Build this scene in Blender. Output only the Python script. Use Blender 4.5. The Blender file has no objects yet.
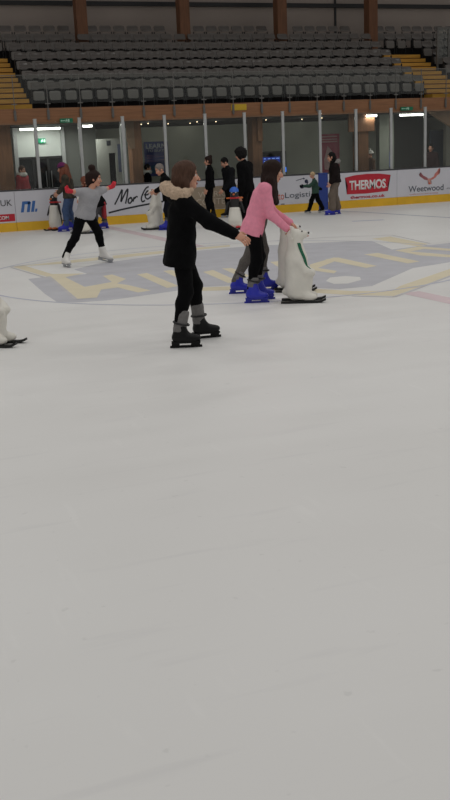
import bpy, bmesh, math, random
import numpy as np
from mathutils import Vector, Matrix

random.seed(7)
rng = np.random.default_rng(5)
scene = bpy.context.scene
COL = scene.collection

# ------------------------------------------------------------------ camera model
F = 1024.0
CH = 1.8
YAW, PIT, ROL = math.radians(21.3), math.atan(256 / 1024.0), math.radians(2.42)
f_ = np.array([math.sin(YAW) * math.cos(PIT), math.cos(YAW) * math.cos(PIT), -math.sin(PIT)])
r0 = np.array([math.cos(YAW), -math.sin(YAW), 0.0])
u0 = np.cross(r0, f_)
r_ = r0 * math.cos(ROL) - u0 * math.sin(ROL)
u_ = u0 * math.cos(ROL) + r0 * math.sin(ROL)
CAM = np.array([0, 0, CH])
NRM = np.array([math.sin(YAW), math.cos(YAW), 0.0])
UP = np.array([0, 0, 1.0])


def ray(px, py):
    return f_ + r_ * (px - 225) / F - u_ * (py - 400) / F


def onz(px, py, z=0.0):
    d = ray(px, py)
    return CAM + d * ((z - CH) / d[2])


def ony(px, py, y):
    d = ray(px, py)
    return CAM + d * (y / d[1])


def hdir(a):
    a = math.radians(a)
    return r0 * math.cos(a) + NRM * math.sin(a)


def nz(v):
    v = np.asarray(v, float)
    return v / (np.linalg.norm(v) + 1e-9)


cam_d = bpy.data.cameras.new('camera')
cam_d.sensor_fit = 'VERTICAL'
cam_d.sensor_height = 36.0
cam_d.sensor_width = 36.0
cam_d.lens = F * 36.0 / 800.0
cam_d.clip_end = 200
cam = bpy.data.objects.new('camera', cam_d)
COL.objects.link(cam)
M = Matrix(((r_[0], u_[0], -f_[0], 0), (r_[1], u_[1], -f_[1], 0), (r_[2], u_[2], -f_[2], CH), (0, 0, 0, 1)))
cam.matrix_world = M
scene.camera = cam


# ------------------------------------------------------------------ materials
def s2l(c):
    c = c / 255.0
    return c / 12.92 if c <= 0.04045 else ((c + 0.055) / 1.055) ** 2.4


MATS = {}


def mat(name, rgb, rough=0.6, var=0.12, scale=18.0, bump=0.15, metal=0.0, spec=0.5, emit=0.0, stretch=None, col2=None, bscale=None):
    if name in MATS:
        return MATS[name]
    m = bpy.data.materials.new(name)
    m.use_nodes = True
    nt = m.node_tree
    b = nt.nodes['Principled BSDF']
    c = [s2l(x) for x in rgb]
    tc = nt.nodes.new('ShaderNodeTexCoord')
    mp = nt.nodes.new('ShaderNodeMapping')
    nt.links.new(tc.outputs['Object'], mp.inputs['Vector'])
    if stretch:
        mp.inputs['Scale'].default_value = stretch
    n = nt.nodes.new('ShaderNodeTexNoise')
    n.inputs['Scale'].default_value = scale
    n.inputs['Detail'].default_value = 4
    nt.links.new(mp.outputs['Vector'], n.inputs['Vector'])
    ramp = nt.nodes.new('ShaderNodeValToRGB')
    c2 = [s2l(x) for x in col2] if col2 else [x * (1 + var) for x in c]
    c1 = c if col2 else [x * (1 - var) for x in c]
    ramp.color_ramp.elements[0].position = 0.35
    ramp.color_ramp.elements[1].position = 0.65
    ramp.color_ramp.elements[0].color = (*c1, 1)
    ramp.color_ramp.elements[1].color = (*c2, 1)
    nt.links.new(n.outputs['Fac'], ramp.inputs['Fac'])
    nt.links.new(ramp.outputs['Color'], b.inputs['Base Color'])
    b.inputs['Roughness'].default_value = rough
    b.inputs['Metallic'].default_value = metal
    b.inputs['Specular IOR Level'].default_value = spec
    if bump > 0:
        n2 = nt.nodes.new('ShaderNodeTexNoise')
        n2.inputs['Scale'].default_value = bscale or scale * 5
        nt.links.new(mp.outputs['Vector'], n2.inputs['Vector'])
        bp = nt.nodes.new('ShaderNodeBump')
        bp.inputs['Strength'].default_value = bump
        bp.inputs['Distance'].default_value = 0.01
        nt.links.new(n2.outputs['Fac'], bp.inputs['Height'])
        nt.links.new(bp.outputs['Normal'], b.inputs['Normal'])
    if emit > 0:
        b.inputs['Emission Color'].default_value = (*c, 1)
        b.inputs['Emission Strength'].default_value = emit
    MATS[name] = m
    return m


def ice_mat():
    m = bpy.data.materials.new('ice')
    m.use_nodes = True
    nt = m.node_tree
    b = nt.nodes['Principled BSDF']
    tc = nt.nodes.new('ShaderNodeTexCoord')

    def noise(scale, detail, stretch=None, rot=0.0):
        mp = nt.nodes.new('ShaderNodeMapping')
        nt.links.new(tc.outputs['Object'], mp.inputs['Vector'])
        if stretch:
            mp.inputs['Scale'].default_value = stretch
        mp.inputs['Rotation'].default_value[2] = rot
        n = nt.nodes.new('ShaderNodeTexNoise')
        n.inputs['Scale'].default_value = scale
        n.inputs['Detail'].default_value = detail
        nt.links.new(mp.outputs['Vector'], n.inputs['Vector'])
        return n

    def ramp(src, p0, c0, p1, c1):
        r = nt.nodes.new('ShaderNodeValToRGB')
        r.color_ramp.elements[0].position = p0
        r.color_ramp.elements[1].position = p1
        r.color_ramp.elements[0].color = (*c0, 1)
        r.color_ramp.elements[1].color = (*c1, 1)
        nt.links.new(src.outputs['Fac'], r.inputs['Fac'])
        return r

    def mix(a, c, mode, fac):
        x = nt.nodes.new('ShaderNodeMix')
        x.data_type = 'RGBA'
        x.blend_type = mode
        x.inputs['Factor'].default_value = fac
        nt.links.new(a.outputs[0] if not hasattr(a, 'data_type') else a.outputs['Result'], x.inputs['A'])
        nt.links.new(c.outputs[0], x.inputs['B'])
        return x
    base = ramp(noise(0.35, 3), 0.35, (0.765, 0.758, 0.745), 0.65, (0.80, 0.795, 0.785))
    sc1 = ramp(noise(1.0, 6, (1.2, 9, 1), 0.6), 0.60, (1, 1, 1), 0.72, (0.955, 0.955, 0.96))
    sc2 = ramp(noise(1.0, 5, (10, 1.5, 1), -0.5), 0.62, (1, 1, 1), 0.74, (1.03, 1.03, 1.03))
    spk = ramp(noise(14, 2), 0.70, (1, 1, 1), 0.76, (0.88, 0.88, 0.88))
    x = mix(base, sc1, 'MULTIPLY', 1.0)
    x = mix(x, sc2, 'MULTIPLY', 1.0)
    x = mix(x, spk, 'MULTIPLY', 0.7)
    nt.links.new(x.outputs['Result'], b.inputs['Base Color'])
    rr = ramp(noise(0.8, 5, (1, 4, 1), 0.4), 0.3, (0.38,) * 3, 0.7, (0.52,) * 3)
    nt.links.new(rr.outputs['Color'], b.inputs['Roughness'])
    b.inputs['Specular IOR Level'].default_value = 0.32
    bp = nt.nodes.new('ShaderNodeBump')
    bp.inputs['Strength'].default_value = 0.08
    bp.inputs['Distance'].default_value = 0.01
    nt.links.new(noise(6, 6, (1, 3, 1), 0.3).outputs['Fac'], bp.inputs['Height'])
    nt.links.new(bp.outputs['Normal'], b.inputs['Normal'])
    return m


def glass_mat():
    m = bpy.data.materials.new('clear_glazing')
    m.use_nodes = True
    nt = m.node_tree
    nt.nodes.remove(nt.nodes['Principled BSDF'])
    out = nt.nodes['Material Output']
    t = nt.nodes.new('ShaderNodeBsdfTransparent')
    t.inputs['Color'].default_value = (0.93, 0.955, 0.94, 1)
    g = nt.nodes.new('ShaderNodeBsdfGlossy')
    g.inputs['Roughness'].default_value = 0.06
    mx = nt.nodes.new('ShaderNodeMixShader')
    fr = nt.nodes.new('ShaderNodeFresnel')
    fr.inputs['IOR'].default_value = 1.5
    nt.links.new(fr.outputs['Fac'], mx.inputs['Fac'])
    nt.links.new(t.outputs[0], mx.inputs[1])
    nt.links.new(g.outputs[0], mx.inputs[2])
    nt.links.new(mx.outputs[0], out.inputs['Surface'])
    return m


ICE = ice_mat()
GLASS = glass_mat()


# ------------------------------------------------------------------ object helpers
def link(name, mesh, parent=None, loc=(0, 0, 0)):
    o = bpy.data.objects.new(name, mesh)
    COL.objects.link(o)
    o.location = loc
    if parent is not None:
        o.parent = parent
    return o


def tag(o, label=None, cat=None, group=None, kind=None):
    if label:
        o['label'] = label
    if cat:
        o['category'] = cat
    if group:
        o['group'] = group
    if kind:
        o['kind'] = kind
    return o


def empty(name, loc, label=None, cat=None, group=None, rotz=0.0):
    o = bpy.data.objects.new(name, None)
    COL.objects.link(o)
    o.location = tuple(loc)
    o.rotation_euler = (0, 0, rotz)
    o.empty_display_size = 0.1
    return tag(o, label, cat, group)


def copy_tree(o, parent=None):
    c = o.copy()
    COL.objects.link(c)
    if parent is not None:
        c.parent = parent
    for ch in list(o.children):
        copy_tree(ch, c)
    return c


class MB:
    def __init__(s):
        s.bm = bmesh.new()

    def box(s, c, d, bev=0.0, seg=2, rot=None):
        t = bmesh.new()
        bmesh.ops.create_cube(t, size=1.0)
        for v in t.verts:
            v.co = Vector((v.co.x * d[0], v.co.y * d[1], v.co.z * d[2]))
        if bev > 0:
            bmesh.ops.bevel(t, geom=list(t.edges), offset=min(bev, min(d) * 0.45), segments=seg, profile=0.5, affect='EDGES')
        if rot is not None:
            bmesh.ops.transform(t, matrix=rot.to_4x4(), verts=t.verts)
        bmesh.ops.translate(t, vec=Vector([float(x) for x in c]), verts=t.verts)
        s.merge(t)
        return s

    def merge(s, t):
        me = bpy.data.meshes.new('tmp')
        t.to_mesh(me)
        t.free()
        s.bm.from_mesh(me)
        bpy.data.meshes.remove(me)

    def span(s, lo, hi, bev=0.0):
        return s.box([(a + b) / 2 for a, b in zip(lo, hi)], [abs(b - a) for a, b in zip(lo, hi)], bev)

    def tube(s, pts, r, n=10, cap=True):
        pts = [Vector([float(x) for x in p]) for p in pts]
        rr = r if isinstance(r, (list, tuple)) else [r] * len(pts)
        rings = []
        for i, p in enumerate(pts):
            a = pts[max(0, i - 1)]
            b = pts[min(len(pts) - 1, i + 1)]
            t = (b - a).normalized()
            ref = Vector((0, 0, 1)) if abs(t.z) < 0.9 else Vector((1, 0, 0))
            x = t.cross(ref).normalized()
            y = t.cross(x)
            rings.append([s.bm.verts.new(p + (x * math.cos(k * 2 * math.pi / n) + y * math.sin(k * 2 * math.pi / n)) * rr[i]) for k in range(n)])
        for a, b in zip(rings, rings[1:]):
            for k in range(n):
                s.bm.faces.new((a[k], a[(k + 1) % n], b[(k + 1) % n], b[k]))
        if cap:
            s.bm.faces.new(rings[0])
            s.bm.faces.new(rings[-1][::-1])
        return s

    def prism(s, poly, ext):
        """poly: list of 3D points (planar); ext: extrusion vector"""
        e = Vector([float(x) for x in ext])
        a = [s.bm.verts.new(Vector([float(x) for x in p])) for p in poly]
        b = [s.bm.verts.new(v.co + e) for v in a]
        fs = [s.bm.faces.new(a[::-1]), s.bm.faces.new(b)]
        n = len(a)
        for k in range(n):
            s.bm.faces.new((a[k], a[(k + 1) % n], b[(k + 1) % n], b[k]))
        bmesh.ops.triangulate(s.bm, faces=fs)
        return s

    def build(s, name, m, parent=None, loc=(0, 0, 0), smooth=False):
        bmesh.ops.recalc_face_normals(s.bm, faces=s.bm.faces)
        me = bpy.data.meshes.new(name)
        s.bm.to_mesh(me)
        s.bm.free()
        me.materials.append(m)
        if smooth:
            for p in me.polygons:
                p.use_smooth = True
        return link(name, me, parent, loc)


def struct(name, mb, m):
    o = mb.build(name, m)
    o['kind'] = 'structure'
    return o


# ------------------------------------------------------------------ signed distance modelling
class RC:
    def __init__(s, a, b, r1, r2=None):
        s.a = np.array(a, np.float32)
        s.b = np.array(b, np.float32)
        s.r1 = r1
        s.r2 = r1 if r2 is None else r2

    def bb(s):
        r = max(s.r1, s.r2)
        return np.minimum(s.a, s.b) - r, np.maximum(s.a, s.b) + r

    def d(s, P):
        ba = s.b - s.a
        q = P - s.a
        t = np.clip(q @ ba / max(float(ba @ ba), 1e-9), 0, 1)
        return np.linalg.norm(q - t[:, None] * ba, axis=1) - (s.r1 + (s.r2 - s.r1) * t)

    def grow(s, o):
        return RC(s.a, s.b, s.r1 + o, s.r2 + o)


class EL:
    def __init__(s, c, rad, ax=None):
        s.c = np.array(c, np.float32)
        s.r = np.array(rad, np.float32)
        s.ax = np.array(ax if ax is not None else np.eye(3), np.float32)

    def bb(s):
        e = np.abs(s.ax.T) @ s.r
        return s.c - e, s.c + e

    def d(s, P):
        q = (P - s.c) @ s.ax.T
        k0 = np.linalg.norm(q / s.r, axis=1)
        k1 = np.linalg.norm(q / (s.r * s.r), axis=1) + 1e-6
        return k0 * (k0 - 1) / k1

    def grow(s, o):
        return EL(s.c, s.r + o, s.ax)


class GR:
    """smooth union with plane cuts and subtracted shapes"""

    def __init__(s, prims, k=0.03, cuts=(), sub=(), wob=0.0, wf=40.0):
        s.p, s.k, s.cuts, s.sub, s.wob, s.wf = prims, k, cuts, sub, wob, wf

    def bb(s):
        bs = [p.bb() for p in s.p]
        return np.min([b[0] for b in bs], axis=0) - s.wob, np.max([b[1] for b in bs], axis=0) + s.wob

    def d(s, P):
        d = None
        for p in s.p:
            e = p.d(P)
            if d is None:
                d = e
            else:
                h = np.clip(0.5 + 0.5 * (e - d) / s.k, 0, 1)
                d = e * (1 - h) + d * h - s.k * h * (1 - h)
        if s.wob:
            w = s.wf
            d = d + s.wob * np.sin(P[:, 0] * w) * np.sin(P[:, 1] * w * 1.1 + 1) * np.sin(P[:, 2] * w * 0.9 + 2)
        for c in s.sub:
            d = np.maximum(d, -c.d(P))
        for p0, n in s.cuts:
            d = np.maximum(d, (P - np.array(p0, np.float32)) @ np.array(n, np.float32))
        return d


def nets(g, h, origin=(0, 0, 0)):
    """surface nets of a distance field -> (verts, quads)"""
    lo, hi = g.bb()
    lo = np.asarray(lo) - 2.2 * h
    hi = np.asarray(hi) + 2.2 * h
    n = np.ceil((hi - lo) / h).astype(int) + 1
    ax = [lo[i] + h * np.arange(n[i]) for i in range(3)]
    G = np.stack(np.meshgrid(*ax, indexing='ij'), -1).reshape(-1, 3).astype(np.float32)
    D = g.d(G).reshape(n)
    ins = D < 0
    c = [n[i] - 1 for i in range(3)]
    off = [(i, j, k) for i in (0, 1) for j in (0, 1) for k in (0, 1)]

    def sl(A, o):
        return A[o[0]:o[0] + c[0], o[1]:o[1] + c[1], o[2]:o[2] + c[2]]
    cnt = sum(sl(ins, o).astype(np.int8) for o in off)
    act = (cnt > 0) & (cnt < 8)
    idx = -np.ones(act.shape, int)
    nv = int(act.sum())
    idx[act] = np.arange(nv)
    pos = np.zeros((nv, 3))
    num = np.zeros(nv)
    for a in off:
        for axis in range(3):
            if a[axis] == 1:
                continue
            b = list(a)
            b[axis] = 1
            da = sl(D, a)[act]
            db = sl(D, b)[act]
            cr = (da < 0) != (db < 0)
            t = np.where(cr, da / np.where(cr, da - db, 1), 0)
            e = np.tile(np.array(a, float), (nv, 1))
            e[:, axis] = t
            pos += e * cr[:, None]
            num += cr
    pos /= np.maximum(num, 1)[:, None]
    ijk = np.argwhere(act)
    V = (ijk + pos) * h + lo - np.asarray(origin)
    Q = []
    for axis in range(3):
        o1, o2 = [(1, 2), (2, 0), (0, 1)][axis]
        A = ins.take(range(n[axis] - 1), axis)
        B = ins.take(range(1, n[axis]), axis)
        e = np.argwhere(A != B)
        if not len(e):
            continue
        m = (e[:, o1] > 0) & (e[:, o2] > 0) & (e[:, o1] < n[o1] - 1) & (e[:, o2] < n[o2] - 1)
        e = e[m]
        s = A[tuple(e.T)]

        def cell(d1, d2):
            q = e.copy()
            q[:, o1] -= d1
            q[:, o2] -= d2
            return idx[tuple(q.T)]
        q = np.stack([cell(1, 1), cell(0, 1), cell(0, 0), cell(1, 0)], 1)
        q[~s] = q[~s][:, ::-1]
        Q.append(q)
    return V, np.concatenate(Q)


def mesh_from(name, parts, mats):
    """parts: list of (V, Q, material index)"""
    vs, fs, mi = [], [], []
    o = 0
    for V, Q, k in parts:
        vs.append(V)
        fs += (Q + o).tolist()
        mi += [k] * len(Q)
        o += len(V)
    me = bpy.data.meshes.new(name)
    me.from_pydata(np.concatenate(vs).tolist(), [], fs)
    for m in mats:
        me.materials.append(m)
    me.polygons.foreach_set('material_index', mi)
    me.polygons.foreach_set('use_smooth', [True] * len(mi))
    me.update()
    return me


def sdf_obj(name, g, h, m, parent, origin):
    return link(name, mesh_from(name, [(*nets(g, h, origin), 0)], [m]), parent)


# ------------------------------------------------------------------ people
DEBUG = False
SKIN = mat('skin', (205, 150, 125), 0.55, 0.06, 12, 0.05)
LIP = mat('lips', (165, 85, 80), 0.5, 0.05)
BROW = mat('brow_hair', (60, 42, 32), 0.8, 0.1)
EYE = mat('eye', (225, 220, 215), 0.3, 0.02, bump=0)
IRIS = mat('iris', (40, 28, 20), 0.3, 0.02, bump=0)


def ik(a, c, l1, l2, pole, bend=9.0):
    d = c - a
    D = np.linalg.norm(d)
    k = min(max(1.0, D * 1.004 / (l1 + l2)), D * bend / (l1 + l2))
    l1, l2 = l1 * k, l2 * k
    x = (l1 * l1 - l2 * l2 + D * D) / (2 * D)
    hgt = math.sqrt(max(l1 * l1 - x * x, 0))
    n = d / D
    pv = nz(pole - n * (pole @ n))
    return a + n * x + pv * hgt


def rot_about(v, axis, ang):
    axis = nz(axis)
    return v * math.cos(ang) + np.cross(axis, v) * math.sin(ang) + axis * (axis @ v) * (1 - math.cos(ang))


def hand_group(w, d, n, thumb, curl, s, o=0.0):
    """w wrist, d finger direction, n palm normal, thumb = side vector sign"""
    d = nz(d)
    n = nz(n - d * (n @ d))
    side = nz(np.cross(d, n)) * thumb
    pr = [EL(w + d * 0.048 * s, np.array([0.052, 0.041, 0.017]) * s + o, np.stack([d, side, n])),
          RC(w - d * 0.02 * s, w + d * 0.03 * s, 0.026 * s + o, 0.026 * s + o)]
    for j, L in enumerate((0.066, 0.076, 0.071, 0.055)):
        p = w + d * 0.088 * s + side * (1.5 - j) * 0.0195 * s
        q = d + side * (1.5 - j) * 0.06
        ax = np.cross(d, n)
        p = p - d * 0.02 * s
        for k, fr in enumerate((0.5, 0.3, 0.28)):
            q = rot_about(q, ax, curl * (0.45 if k == 0 else 0.75))
            e = p + nz(q) * (L * fr + (0.02 if k == 0 else 0)) * s
            pr.append(RC(p, e, 0.0088 * s + o, 0.0078 * s + o))
            p = e
    p = w + d * 0.022 * s + side * 0.028 * s
    q = nz(d * 0.75 + side * 0.75 + n * 0.25)
    e = p + q * 0.042 * s
    pr.append(RC(p, e, 0.013 * s + o, 0.0105 * s + o))
    q = nz(d * 0.95 + side * 0.3 + n * 0.3 * (1 + curl))
    pr.append(RC(e, e + q * 0.034 * s, 0.0105 * s + o, 0.0085 * s + o))
    return GR(pr, 0.006 * s)


def head_parts(c, f, u, s, origin, h, lipc=1):
    l = np.cross(u, f)
    A = np.stack([f, l, u])

    def at(x, y, z):
        return c + (f * x + l * y + u * z) * s
    g = GR([EL(at(-0.008, 0, 0.022), np.array([0.096, 0.077, 0.100]) * s, A),
            EL(at(0.022, 0, -0.058), np.array([0.066, 0.057, 0.066]) * s, A),
            EL(at(0.060, 0, -0.098), np.array([0.026, 0.028, 0.022]) * s, A),
            RC(at(0.084, 0, 0.005), at(0.110, 0, -0.036), 0.010 * s, 0.0145 * s),
            EL(at(0.074, 0.033, -0.030), np.array([0.020, 0.022, 0.020]) * s, A),
            EL(at(0.074, -0.033, -0.030), np.array([0.020, 0.022, 0.020]) * s, A),
            EL(at(0.0, 0.078, -0.014), np.array([0.020, 0.010, 0.031]) * s, A),
            EL(at(0.0, -0.078, -0.014), np.array([0.020, 0.010, 0.031]) * s, A)], 0.018 * s,
           sub=[EL(at(0.098, 0.033, 0.004), np.array([0.016, 0.019, 0.012]) * s, A),
                EL(at(0.098, -0.033, 0.004), np.array([0.016, 0.019, 0.012]) * s, A)])
    parts = [(*nets(g, h, origin), 0)]
    fine = 0.004 * s
    parts.append((*nets(GR([EL(at(0.0885, 0, -0.068), np.array([0.011, 0.024, 0.0055]) * s, A),
                            EL(at(0.0865, 0, -0.077), np.array([0.011, 0.021, 0.0055]) * s, A)], 0.002), fine, origin), 1))
    for sg in (1, -1):
        parts.append((*nets(EL(at(0.0705, 0.033 * sg, 0.003), np.array([0.0125] * 3) * s), fine, origin), 2))
        parts.append((*nets(EL(at(0.0805, 0.033 * sg, 0.003), np.array([0.0052] * 3) * s), fine * 0.8, origin), 3))
        parts.append((*nets(RC(at(0.089, 0.016 * sg, 0.022), at(0.078, 0.050 * sg, 0.024), 0.0045 * s), fine, origin), 4))
    return parts


def hair_group(c, f, u, s, style, extra=(), thick=0.0, wob=0.004, fringe=True):
    l = np.cross(u, f)
    A = np.stack([f, l, u])

    def at(x, y, z):
        return c + (f * x + l * y + u * z) * s
    o = thick
    cap = EL(at(-0.012, 0, 0.028), np.array([0.104 + o, 0.086 + o, 0.104 + o]) * s, A)
    face = [EL(at(0.108, 0, -0.030), np.array([0.090, 0.078, 0.104]) * s, A)]
    pr = [cap]
    if style == 'long' or style == 'bun' or style == 'tail':
        pr.append(EL(at(-0.045, 0, -0.03), np.array([0.070, 0.080, 0.080]) * s, A))
    if style == 'short':
        face.append(EL(at(0.0, 0, -0.13), np.array([0.12, 0.11, 0.105]) * s, A))
    pr += list(extra)
    return GR(pr, 0.03 * s, sub=face, wob=wob, wf=70)


def skate(person, p, toe, lift, pitch, s, mboot, mliner, mblade, h, liner_top=0.29, boot_top=0.235, shaft=None):
    t0 = nz(toe)
    l = np.cross(UP, t0)
    t = rot_about(t0, l, pitch)
    u = np.cross(t, l)
    base = p + UP * lift
    sd = u if shaft is None else nz(shaft)

    def at(x, y, z):
        return base + (t * x + l * y + u * z) * s
    ank = at(-0.055, 0, 0.135)

    def sh(z, x=0.0):
        return ank + (sd * (z - 0.135) + t * x) * s
    A = np.stack([t, l, u])
    g = GR([RC(at(-0.075, 0, 0.093), at(0.055, 0, 0.085), 0.042 * s, 0.042 * s),
            EL(at(0.095, 0, 0.086), np.array([0.060, 0.046, 0.036]) * s, A),
            RC(at(-0.055, 0, 0.115), sh(boot_top), 0.052 * s, 0.058 * s), RC(at(0.02, 0, 0.10), sh(boot_top - 0.02, 0.02), 0.042 * s, 0.040 * s)], 0.03 * s,
           cuts=[(at(0, 0, 0.052), -u), (sh(boot_top + 0.015), sd)])
    o = sdf_obj('skate', g, h, mboot, person, person.location)
    if mliner is not None:
        g = GR([RC(sh(boot_top - 0.03), sh(liner_top), 0.058 * s, 0.062 * s),
                RC(sh(boot_top - 0.045, 0.04), sh(liner_top - 0.02, 0.032), 0.026 * s, 0.024 * s)], 0.02 * s,
               cuts=[(sh(liner_top + 0.02), sd)])
        sdf_obj('boot_liner', g, h, mliner, o, person.location)
        mb = MB()
        x2 = nz(np.cross(l, sd))
        ring = [sh(boot_top + 0.03, 0.008) + (x2 * 0.072 * math.cos(a) + l * 0.066 * math.sin(a)) * s - np.array(person.location) for a in np.linspace(0, 2 * math.pi, 13)]
        mb.tube(ring, 0.010 * s, 6)
        mb.build('strap', mat('black_strap', (22, 22, 24), 0.5), o, smooth=True)
    R = Matrix([[t[i], l[i], u[i]] for i in range(3)])
    mb = MB()
    lo = np.array(person.location)
    mb.box(at(0.012, 0, 0.052) - lo, (0.27 * s, 0.07 * s, 0.018 * s), 0.004, rot=R)
    mb.box(at(-0.085, 0, 0.034) - lo, (0.075 * s, 0.03 * s, 0.04 * s), 0.006, rot=R)
    mb.box(at(0.100, 0, 0.034) - lo, (0.085 * s, 0.03 * s, 0.04 * s), 0.006, rot=R)
    mb.box(at(0.012, 0, 0.011) - lo, (0.30 * s, 0.016 * s, 0.022 * s), 0.003, rot=R)
    mb.build('blade', mblade, o)


def person(label, base, S, yaw, hip, neck, head, feet, wrists, top, pants, hair=None, cat='person', headyaw=None, headpitch=0.0,
           syaw=None, boots=None, h=0.02, group=None, elbow=None, hands=None, hat=None, knee=None, wide=1.0, extra=None, gloves=None, bend=1.012, abend=1.06):
    """pixel joints (px, py, depth offset) of one figure standing at ice pixel `base` (or a 3D base)"""
    s = S / 1.7
    B = np.array(base, float) if len(base) == 3 else onz(*base)
    o3 = np.array([B[0], B[1], 0.0])

    def J(px, py, b=0.0):
        d = ray(px, py)
        t = ((B + NRM * b - CAM) @ NRM) / (d @ NRM)
        return CAM + d * t
    syaw = yaw if syaw is None else syaw
    headyaw = yaw if headyaw is None else headyaw
    hp, nk, hc = J(*hip), J(*neck), J(*head)
    fw = hdir(yaw)
    lh, ls = hdir(yaw + 90), hdir(syaw + 90)
    spine = nz(nk - hp)
    hf = hdir(headyaw)
    hl = np.cross(UP, hf)
    hf = rot_about(hf, hl, math.radians(headpitch))
    hu = np.cross(hf, hl)
    shw = 0.158 * s * wide
    sh = [nk - spine * 0.055 * s + ls * shw, nk - spine * 0.055 * s - ls * shw]
    hj = [hp + lh * 0.085 * s, hp - lh * 0.085 * s]
    me = bpy.data.meshes.new('person')
    root = link('person', me, None, tuple(o3))
    tag(root, label, cat, group)
    # feet and legs
    an = []
    bt = boots or {}
    toes = []
    feetp = []
    for ft in feet:
        fx, fy, fa = ft[:3]
        lift = ft[3] if len(ft) > 3 else 0.0
        pitch = math.radians(ft[4]) if len(ft) > 4 else 0.0
        fp = onz(fx, fy) if len(ft) < 6 else np.array(ft[5], float)
        tt = rot_about(hdir(fa), np.cross(UP, hdir(fa)), pitch)
        a = fp + UP * lift + (-tt * 0.055 + np.cross(tt, np.cross(UP, hdir(fa))) * 0.155) * s
        an.append(a)
        toes.append(a + hdir(fa) * 0.11 * s - UP * 0.06 * s)
        feetp.append((fp, hdir(fa), lift, pitch))
    kn = []
    for i in range(2):
        pole = hdir(knee[i]) if knee else hdir(yaw)
        kn.append(ik(hj[i], an[i], 0.245 * S, 0.238 * S, pole, bend))
        fp, td, lift, pitch = feetp[i]
        skate(root, fp, td, lift, pitch, s, bt['boot'], bt.get('liner'), bt['blade'], min(h, 0.014), bt.get('lt', 0.29), bt.get('bt', 0.235), nz(kn[i] - an[i]))
    if DEBUG:
        print('LEG', label[:40], ['%.2f' % (np.linalg.norm(hj[i] - an[i]) / (0.483 * S)) for i in (0, 1)], 'torso %.2f' % (np.linalg.norm(nk - hp) / S / 0.30), 'top %.2f' % ((hc[2] + 0.12 * s) / S))
    wr = [J(*w) for w in wrists]
    el = []
    for i in range(2):
        pole = elbow[i] if elbow else -fw * 0.6 - UP + (ls if i == 0 else -ls) * 0.4
        el.append(ik(sh[i], wr[i], 0.172 * S, 0.150 * S, np.array(pole, float), abend))
        if DEBUG:
            print('   arm %.2f' % (np.linalg.norm(sh[i] - wr[i]) / (0.322 * S)))
    chest = hp + (nk - hp) * 0.70
    waist = hp + (nk - hp) * 0.32

    def torso(o=0.0, waistk=1.0):
        pr = []
        for sg in (1, -1):
            pr.append(RC(hp + lh * 0.062 * s * sg, waist + (lh + ls) * 0.022 * s * sg, 0.098 * s + o, 0.088 * s * waistk + o))
            pr.append(RC(waist + (lh + ls) * 0.022 * s * sg, chest + ls * 0.066 * s * wide * sg, 0.088 * s * waistk + o, 0.098 * s + o))
        pr.append(RC(sh[0], sh[1], 0.052 * s + o))
        return pr

    def arm(i, o=0.0, f1=1.0, f2=1.0):
        pr = [RC(sh[i], sh[i] + (el[i] - sh[i]) * f1, 0.052 * s + o, (0.052 - 0.011 * f1) * s + o)]
        if f2 > 0 and f1 >= 1:
            pr.append(RC(el[i], el[i] + (wr[i] - el[i]) * f2, 0.041 * s + o, (0.041 - 0.013 * f2) * s + o))
        return pr

    def leg(i, o=0.0, a=(0.088, 0.058, 0.040), f2=1.0):
        cal = kn[i] + (an[i] - kn[i]) * 0.3 - nz(hdir(yaw)) * 0.012 * s
        end = kn[i] + (an[i] - kn[i]) * f2
        return [RC(hj[i], kn[i], a[0] * s + o, a[1] * s + o), RC(kn[i], cal, a[1] * s + o, (a[1] * 0.92) * s + o), RC(cal, end, a[1] * 0.92 * s + o, a[2] * s + o)]
    neckp = RC(nk - spine * 0.04 * s, hc - hu * 0.05 * s - hf * 0.012 * s, 0.056 * s, 0.052 * s)
    body = GR(torso() + arm(0) + arm(1) + leg(0) + leg(1) + [neckp] + [RC(an[i] - UP * 0.055 * s, toes[i] - UP * 0.012 * s, 0.026 * s, 0.016 * s) for i in range(2)], 0.035 * s)
    parts = [(*nets(body, h, o3), 0)]
    parts += head_parts(hc, hf, hu, s, o3, min(h * 0.6, 0.010))
    for i in range(2):
        hd = (hands[i] if hands else {}) or {}
        d = np.array(hd.get('d', wr[i] - el[i]), float)
        n = np.array(hd.get('n', (-ls if i == 0 else ls)), float)
        # thumb towards the front or up
        d1 = nz(d)
        n1 = nz(n - d1 * (n @ d1) + 1e-6)
        sd = np.cross(d1, n1)
        th = 1 if sd @ np.array(hd.get('thumb', fw + UP * 0.6), float) > 0 else -1
        cu = hd.get('curl', 0.5)
        if gloves:
            g = hand_group(wr[i], d, n1, th, cu, s * 1.0, 0.006)
            sdf_obj('glove', GR([g, RC(wr[i] - d1 * 0.05 * s, wr[i], 0.036 * s, 0.032 * s)], 0.01), 0.006, gloves, root, o3)
            parts.append((*nets(hand_group(wr[i], d, n1, th, cu, s * 0.9), 0.006, o3), 0))
        else:
            parts.append((*nets(hand_group(wr[i], d, n1, th, cu, s), 0.0055, o3), 0))
    root.data = mesh_from('person', parts, [bt.get('skin', SKIN), LIP, EYE, IRIS, BROW])
    bpy.data.meshes.remove(me)
    # trousers
    po = pants.get('o', 0.012) * s
    a = pants.get('a', (0.090, 0.060, 0.042))
    pp = leg(0, po, a, pants.get('f2', 0.97)) + leg(1, po, a, pants.get('f2', 0.97))
    pp += [RC(hj[0], hj[1], 0.094 * s + po), RC(hp + spine * 0.02 * s, waist, 0.090 * s + po, 0.075 * s + po)]
    cuts = []
    tr = sdf_obj('trousers', GR(pp, 0.035 * s, wob=0.003 * s, wf=45 / s), h, pants['m'], root, o3)
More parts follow.
